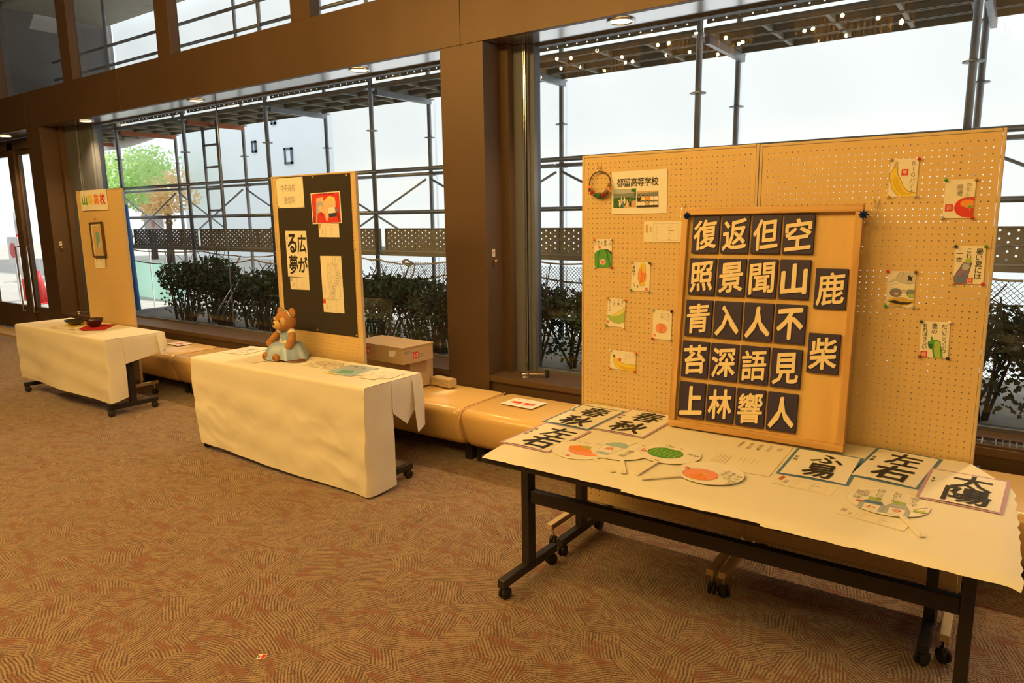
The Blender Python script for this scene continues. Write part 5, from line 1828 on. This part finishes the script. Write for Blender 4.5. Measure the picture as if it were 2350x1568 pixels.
table_sheet([(804, 838), (869, 844.5), (808, 865), (745, 856)], 'painting', M_PAPER2, 'pale blue painting lying flat between two sketches', 'painting', d_sea)
table_sheet([(847, 850), (930, 857), (894, 870), (822, 861)], 'ink_drawing', M_PAPER, 'pale grey pencil sketch near the corner of the cloth', 'drawing', scribble(26, 'lgrey', (.1, .1, .95, .85), .002, 5))
table_sheet([(838, 862), (872, 867), (860, 872), (825, 867)], 'caption_card', M_PAPER2, 'tiny caption card in front of the grey pencil sketch', 'card', z=ZC + .001)
c = onZ(680.5, 829, .7055)
bd = thing('round_badge', 'round wooden plaque with dark red painted patches by the teddy bear', 'plaque', tuple(c))
MB().lathe(tuple(c), [(.0001, 0), (.064, 0), (.068, .006), (.066, .011), (.0001, .011)], 28).build('disc', mat('plaque_wood', (.55, .40, .22), .6), bd, smooth=False)
MB().lathe((c.x, c.y, c.z + .004), [(.064, 0), (.0695, .001), (.0695, .006), (.064, .007)], 28).build('rim', mat('plaque_rim', (.18, .07, .04), .5), bd, smooth=True)
MB().lathe((c.x - .022, c.y, c.z + .0112), [(.0001, 0), (.022, 0), (.022, .0006), (.0001, .0006)], 14, sy=.7).build('painted_patch', PAL['dred'], bd)
MB().lathe((c.x + .028, c.y + .008, c.z + .0112), [(.0001, 0), (.022, 0), (.022, .0006), (.0001, .0006)], 14, sy=.7).build('painted_patch', PAL['dred'], bd)

# ---- plush bear in a pale blue satin dress (generic toy)
M_FUR = mat('brown_fur', (.50, .24, .09), .95, var=(70, .25), bump=(160, .9, .006), spec=.1)
M_FUR2 = mat('tan_fur', (.70, .47, .22), .95, var=(60, .15), bump=(200, .6, .004), spec=.1)
M_SATIN = mat('blue_satin', (.36, .50, .74), .32, 0, var=(6, .06), spec=.6)
M_SATW = mat('cream_satin', (.80, .72, .58), .35, spec=.6)
M_GLIT = mat('silver_glitter', (.60, .62, .60), .3, .6, var=(120, .5))
c = onZ(656, 822, .7055)
c.y += .02
bear = thing('teddy_bear', 'brown plush teddy bear sitting in a pale blue satin dress', 'teddy bear', tuple(c))


def bpt(x, y, z):
    return (c.x + x, c.y + y, c.z + z)


def blob(parts):
    mb = MB()
    for (p, r, s3) in parts:
        mb.sphere(bpt(*p), r, 18, 12, None, s3)
    return mb


blob([((0, 0, .275), .080, (1.02, .95, .96)), ((0, -.03, .255), .062, (1.05, .9, .85))]).build('head', M_FUR, bear, smooth=True)
blob([((-.004, -.066, .252), .040, (1.05, .95, .82)), ((.034, -.052, .276), .030, (1, .7, 1.1)), ((-.034, -.052, .276), .030, (1, .7, 1.1))]).build('muzzle', M_FUR2, bear, smooth=True)
MB().sphere(bpt(-.004, -.106, .262), .0105, 10, 8, None, (1.2, .8, .9)).build('nose', M_RUB, bear, smooth=True)
for s_ in (-1, 1):
    MB().sphere(bpt(s_ * .033, -.077, .283), .0068, 10, 8).build('eye', M_RUB, bear, smooth=True)
    mb = MB(); mb.sphere(bpt(s_ * .066, .012, .335), .034, 14, 10, None, (1, .5, 1.05)); mb.build('ear', M_FUR, bear, smooth=True)
MB().tube([bpt(.078 * math.cos(a), -.012, .275 + .080 * math.sin(a)) for a in [PI * (.12 + .76 * k / 16) for k in range(17)]], .007, 8).build('headband', M_GLIT, bear, smooth=True)
blob([((0, .005, .15), .058, (1, .85, 1.25))]).build('bodice', M_SATIN, bear, smooth=True)
MB().lathe(bpt(0, .003, .108), [(.050, 0), (.058, .008), (.056, .022), (.048, .028)], 24).build('sash', M_SATW, bear, smooth=True)


def skirt(a, b):
    q = 2 * PI * a
    r = .050 + (.165 - .050) * (b ** .72) * (1 + .10 * b * math.sin(q * 7 + .8) + .05 * b * math.sin(q * 13))
    z = .118 * (1 - b) ** .85 + .030 * math.sin(PI * b) + .006 * b * (1 + math.sin(q * 7 + 2.2)) + .002
    return Vector(bpt(r * math.cos(q) * 1.12, r * math.sin(q) * .86 - .012 * b, max(.002, z)))


mb = MB(); mb.grid(skirt, 84, 14)
mb.build('skirt', M_SATIN, bear, smooth=True)
for s_ in (-1, 1):
    blob([((s_ * .062, .0, .196), .033, (1, .9, .8))]).build('puff_sleeve', M_SATW, bear, smooth=True)
    mb = MB()
    mb.tube([bpt(s_ * .070, -.004, .188), bpt(s_ * .100, -.030, .150), bpt(s_ * .108, -.062, .112)], .024, 12, r1=.029)
    mb.sphere(bpt(s_ * .108, -.066, .108), .029, 12, 8)
    mb.build('arm', M_FUR, bear, smooth=True)
    mb = MB()
    mb.tube([bpt(s_ * .045, -.06, .024), bpt(s_ * .058, -.145, .024)], .022, 10)
    mb.sphere(bpt(s_ * .058, -.148, .030), .030, 12, 9, None, (.95, .7, 1))
    mb.build('leg', M_FUR, bear, smooth=True)
    MB().sphere(bpt(s_ * .058, -.166, .030), .015, 10, 8, None, (1, .35, 1.1)).build('sole_pad', PAL['brown'], bear, smooth=True)
MB().sphere(bpt(0, -.052, .138), .011, 10, 8, None, (1.6, .5, .9)).build('sash_bow', M_SATW, bear, smooth=True)

# ================================================================== far table and its panel
M, w, h = on_panel([(184.4, 438), (245.4, 434), (247, 481), (189.7, 484.3)], YP3, .004)
o = sheet('school_sign', M, w, h, M_PAPER, 'white name board with four cut-out characters in green, yellow, orange and red', 'sign', th=.006)
for ch, u0, cc in (('山', .05, 'green'), ('梨', .27, 'yellow'), ('高', .51, 'orange'), ('校', .745, 'red')):
    A = Art(w, h, .0062); A.char(ch, u0, .20, u0 + .20, .74, cc, .035); A.build('cut_out_character', o)
M, w, h = on_panel([(204.5, 511), (232, 509), (246.5, 590.5), (219, 590.5)], YP3, .012)
fr_ = bpy.data.objects.new('framed_picture', None)
COL.objects.link(fr_); fr_.matrix_world = M; fr_.empty_display_size = .05
tag(fr_, 'narrow dark wooden frame with a green brush drawing hung on the pegboard', 'picture frame')
M_DWOOD = mat('dark_wood', (.11, .06, .03), .45)
for bx in ((-w / 2, w / 2, h / 2 - .016, h / 2), (-w / 2, w / 2, -h / 2, -h / 2 + .016), (-w / 2, -w / 2 + .014, -h / 2, h / 2), (w / 2 - .014, w / 2, -h / 2, h / 2)):
    MB().rbox(*bx, -.004, .016, .002).build('frame_rail', M_DWOOD, fr_, local=True)
MB().box(-w / 2 + .012, w / 2 - .012, -h / 2 + .014, h / 2 - .014, -.002, .004).build('mount', M_PAPER2, fr_, local=True)
A = Art(w, h, .0045)
A.rect(.14, .10, .86, .93, 'tan'); A.poly([(.36, .30), (.66, .28), (.68, .5), (.58, .70), (.40, .72)], 'aqua'); A.poly([(.5, .62), (.72, .55), (.76, .72), (.5, .74)], 'lgrey')
A.build('picture', fr_)
hook(219, 505, YP3, 'thin wire hook above the narrow framed picture')
M, w, h = on_panel([(220.2, 593.3), (245.4, 592), (242.6, 616.5), (220.9, 614.4)], YP3, .002)
o = sheet('award_card', M, w, h, M_PAPER2, 'curling award card with a gold tab under the narrow framed picture', 'card', curl=.02)
A = Art(w, h, .0040); A.rect(.02, .08, .16, .80, 'gold'); A.build('print', o)


def cloth_patch(pxs, z, m, name, label):
    P = [onZ(x, y, z) for x, y in pxs]
    n = len(P)
    mb = MB()
    mb.add([p + Vector((0, 0, t)) for t in (0, .0015) for p in P], [tuple(range(n)), tuple(range(n, 2 * n))] + [(k, (k + 1) % n, n + (k + 1) % n, n + k) for k in range(n)])
    o = mb.build(name, m)
    return tag(o, label, 'cloth')


cloth_patch([(144, 746), (190, 738.5), (206, 743), (166, 752)], ZC, mat('yellow_cloth', (.80, .58, .03), .85), 'table_mat', 'yellow cloth mat under the wide black bowl')
cloth_patch([(181, 755.5), (205, 744.5), (267, 744.5), (238, 757.8), (190, 759.5)], ZC + .0016, mat('red_cloth', (.52, .015, .02), .85), 'table_mat', 'red cloth mat under the deep brown bowl')


def bowl(x, y, R, H, m, label):
    p = onZ(x, y, ZC + .0033)
    o = MB().lathe(tuple(p), [(.0001, .004), (R * .42, .0), (R * .46, .008), (R * .72, H * .35), (R * .93, H * .75), (R, H), (R * .97, H), (R * .88, H * .72), (R * .6, H * .3), (.0001, .012)], 32).build('bowl', m, smooth=True)
    return tag(o, label, 'bowl')


bowl(174, 745.5, .098, .052, mat('black_lacquer', (.018, .015, .013), .25, coat=.4), 'wide shallow black bowl on the yellow mat')
bowl(217, 750.5, .084, .082, mat('brown_lacquer', (.045, .014, .012), .25, coat=.4), 'deep dark brown bowl on the red mat')
table_sheet([(122, 750), (139, 748.2), (135, 754), (116, 756)], 'caption_card', M_PAPER2, 'small caption card with a red tab near the wide black bowl', 'card', lambda A: A.rect(.1, .1, .8, .4, 'pink'))
table_sheet([(156, 756), (175, 754.5), (170, 761.5), (149, 763)], 'caption_card', M_PAPER2, 'small caption card with a dark tab near the red mat', 'card', lambda A: A.rect(.2, .1, .9, .35, 'grey'))

# ================================================================== things on the benches, sill and floor
ZBN = .4245


def notice(A):
    A.row('座らないでください', .12, .10, .018, 'grey', gap=1.0)
    A.poly([(.14, .42), (.46, .42), (.46, .66), (.14, .66)], 'red'); A.poly([(.14, .42), (.30, .42), (.28, .54), (.14, .54)], 'orange')
    A.poly([(.54, .42), (.88, .42), (.88, .66), (.54, .66)], 'red'); A.poly([(.74, .52), (.88, .48), (.88, .62), (.74, .64)], 'pink')
    A.line([(.2, .80), (.8, .80)], .003, 'lgrey')


table_sheet([(1182.6, 912.8), (1261, 925.5), (1214.5, 939), (1150, 926)], 'bench_notice', M_PAPER, 'white notice with red pictures lying on the bench by the big front table', 'notice', notice, ZBN)
table_sheet([(413, 783.5), (437.5, 788.5), (411.6, 795), (384, 789)], 'bench_notice', M_PAPER, 'white notice with red pictures lying on the bench between the far tables', 'notice', notice, ZBN)


def obox(name, label, p, ang, sx, sy, z0, z1, m):
    # carton with its base corner centre at p
    o = bpy.data.objects.new(name, None); COL.objects.link(o); o.empty_display_size = .05
    o.matrix_world = Matrix.Translation((p[0], p[1], z0)) @ Matrix.Rotation(ang, 4, 'Z')
    tag(o, label, 'box')
    H = z1 - z0
    MB().rbox(-sx / 2, sx / 2, -sy / 2, sy / 2, 0, H, .002).build('carton', m, o, local=True)
    return o, H


b1, H = obox('cardboard_box', 'plain brown cardboard box at the bottom of the stack on the bench', (-3.93, 3.93), .02, .54, .26, ZBN, .640, M_CARD)
MB().box(-.272, .272, -.02, .02, H, H + .0006).build('tape', mat('brown_tape', (.40, .28, .15), .3), b1, local=True)
b2, H = obox('cardboard_box', 'flat cardboard carton with red squares printed on it, topmost of the stack', (-3.895, 3.86), -.06, .58, .31, .641, .765, M_CARD)
MB().rbox(-.294, .294, -.159, .159, H - .006, H + .003, .001).build('lid', M_CARD, b2, local=True)
A = MB()
for (x, z0_, w_, hh, mm) in ((-.13, .045, .055, .05, PAL['red']), (-.06, .055, .05, .005, PAL['grey']), (-.06, .070, .05, .005, PAL['grey']), (-.06, .085, .04, .004, PAL['grey']), (.14, .05, .075, .045, PAL['white']), (.20, .052, .012, .02, PAL['grey'])):
    A.add([(x, -.1558, z0_), (x + w_, -.1558, z0_), (x + w_, -.1558, z0_ + hh), (x, -.1558, z0_ + hh)], [(0, 1, 2, 3)], mm)
for (y, z0_, w_, hh, mm) in ((-.05, .03, .05, .05, PAL['red']), (.01, .04, .05, .004, PAL['grey']), (.01, .055, .05, .004, PAL['grey']), (-.14, .09, .06, .006, PAL['grey']), (-.14, .078, .09, .006, PAL['grey'])):
    A.add([(.2908, y, z0_), (.2908, y + w_, z0_), (.2908, y + w_, z0_ + hh), (.2908, y, z0_ + hh)], [(0, 1, 2, 3)], mm)
A.build('printing', None, b2, local=True)
at = Art(.05, .05, 0)
at.char('A', .1, .2, .45, .8, 'white', .02); at.char('3', .55, .2, .9, .8, 'white', .02)
for M4 in (Matrix.Translation((-.1025, -.1560, .070)) @ Matrix.Rotation(PI / 2, 4, 'X'), Matrix.Translation((.2911, -.025, .055)) @ Matrix.Rotation(PI / 2, 4, 'Z') @ Matrix.Rotation(PI / 2, 4, 'X')):
    g = MB(); g.v = [M4 @ p for p in at.mb.v]; g.f = [list(f) for f in at.mb.f]; g.m = list(at.mb.m); g.mats = list(at.mb.mats)
    g.build('lettering', None, b2, local=True)
p = onZ(1015, 886, ZBN)
b3, H = obox('small_box', 'small long cardboard box lying beside the stack on the bench', (p.x, p.y + .02), -.12, .21, .075, ZBN, ZBN + .062, mat('box_board', (.52, .40, .22), .7))
A = MB()
for (x, z0_, w_, hh) in ((-.08, .035, .09, .008), (-.08, .020, .12, .004), (.07, .012, .015, .014), (.07, .034, .015, .014)):
    A.add([(x, -.0378, z0_), (x + w_, -.0378, z0_), (x + w_, -.0378, z0_ + hh), (x, -.0378, z0_ + hh)], [(0, 1, 2, 3)], PAL['grey'])
A.build('printing', None, b3, local=True)

# window cranks on the sill, plates on the pillar sides
for x, lab in ((-2.985, 'round chrome window crank on the sill beside the brown pillar'), (-10.22, 'round chrome window crank on the sill behind the first display panel')):
    t = thing('window_crank', lab, 'crank', (x, 4.345, .50))
    MB().lathe((x, 4.345, .50), [(.032, 0), (.034, .004), (.026, .008), (.026, .014), (.034, .02), (.034, .034), (.028, .038), (.0001, .038)], 20).build('knob', M_CHROME, t, smooth=True)
    MB().bar((x + .01, 4.35, .528), (x + .15, 4.42, .53), .02, .008).build('arm', M_CHROME, t)
    MB().rbox(x + .142, x + .165, 4.405, 4.43, .50, .560, .003).build('stop', M_RUB, t)
for X, lab in ((-3.255, 'small white label and brass hook on the side of the brown pillar by the benches'), (-10.50, 'small white label and brass hook on the side of the far brown pillar')):
    t = thing('wall_hook', lab, 'wall hook', (X + .004, 4.335, 1.36))
    MB().box(X + .001, X + .004, 4.315, 4.352, 1.405, 1.462).build('label_plate', PAL['lgrey'], t)
    MB().box(X + .004, X + .0045, 4.320, 4.347, 1.432, 1.438).build('red_line', PAL['red'], t)
    MB().lathe((X + .001, 4.335, 1.372), [(.012, 0), (.008, .012), (.014, .03), (.0001, .034)], 12, axis='X').build('hook', M_BRASS, t, smooth=True)
# scrap of card on the carpet
M, w, h = on_table([(594, 1501), (614, 1502), (605, 1514), (589, 1514)], .001)
o = sheet('card_scrap', M, w, h, M_PAPER, 'tiny scrap of card with red and black print lying on the carpet', 'card')
A = Art(w, h); A.poly([(.45, .1), (.95, .1), (.95, .9), (.45, .9)], 'red'); A.rect(.08, .3, .3, .7, 'navy'); A.build('print', o)
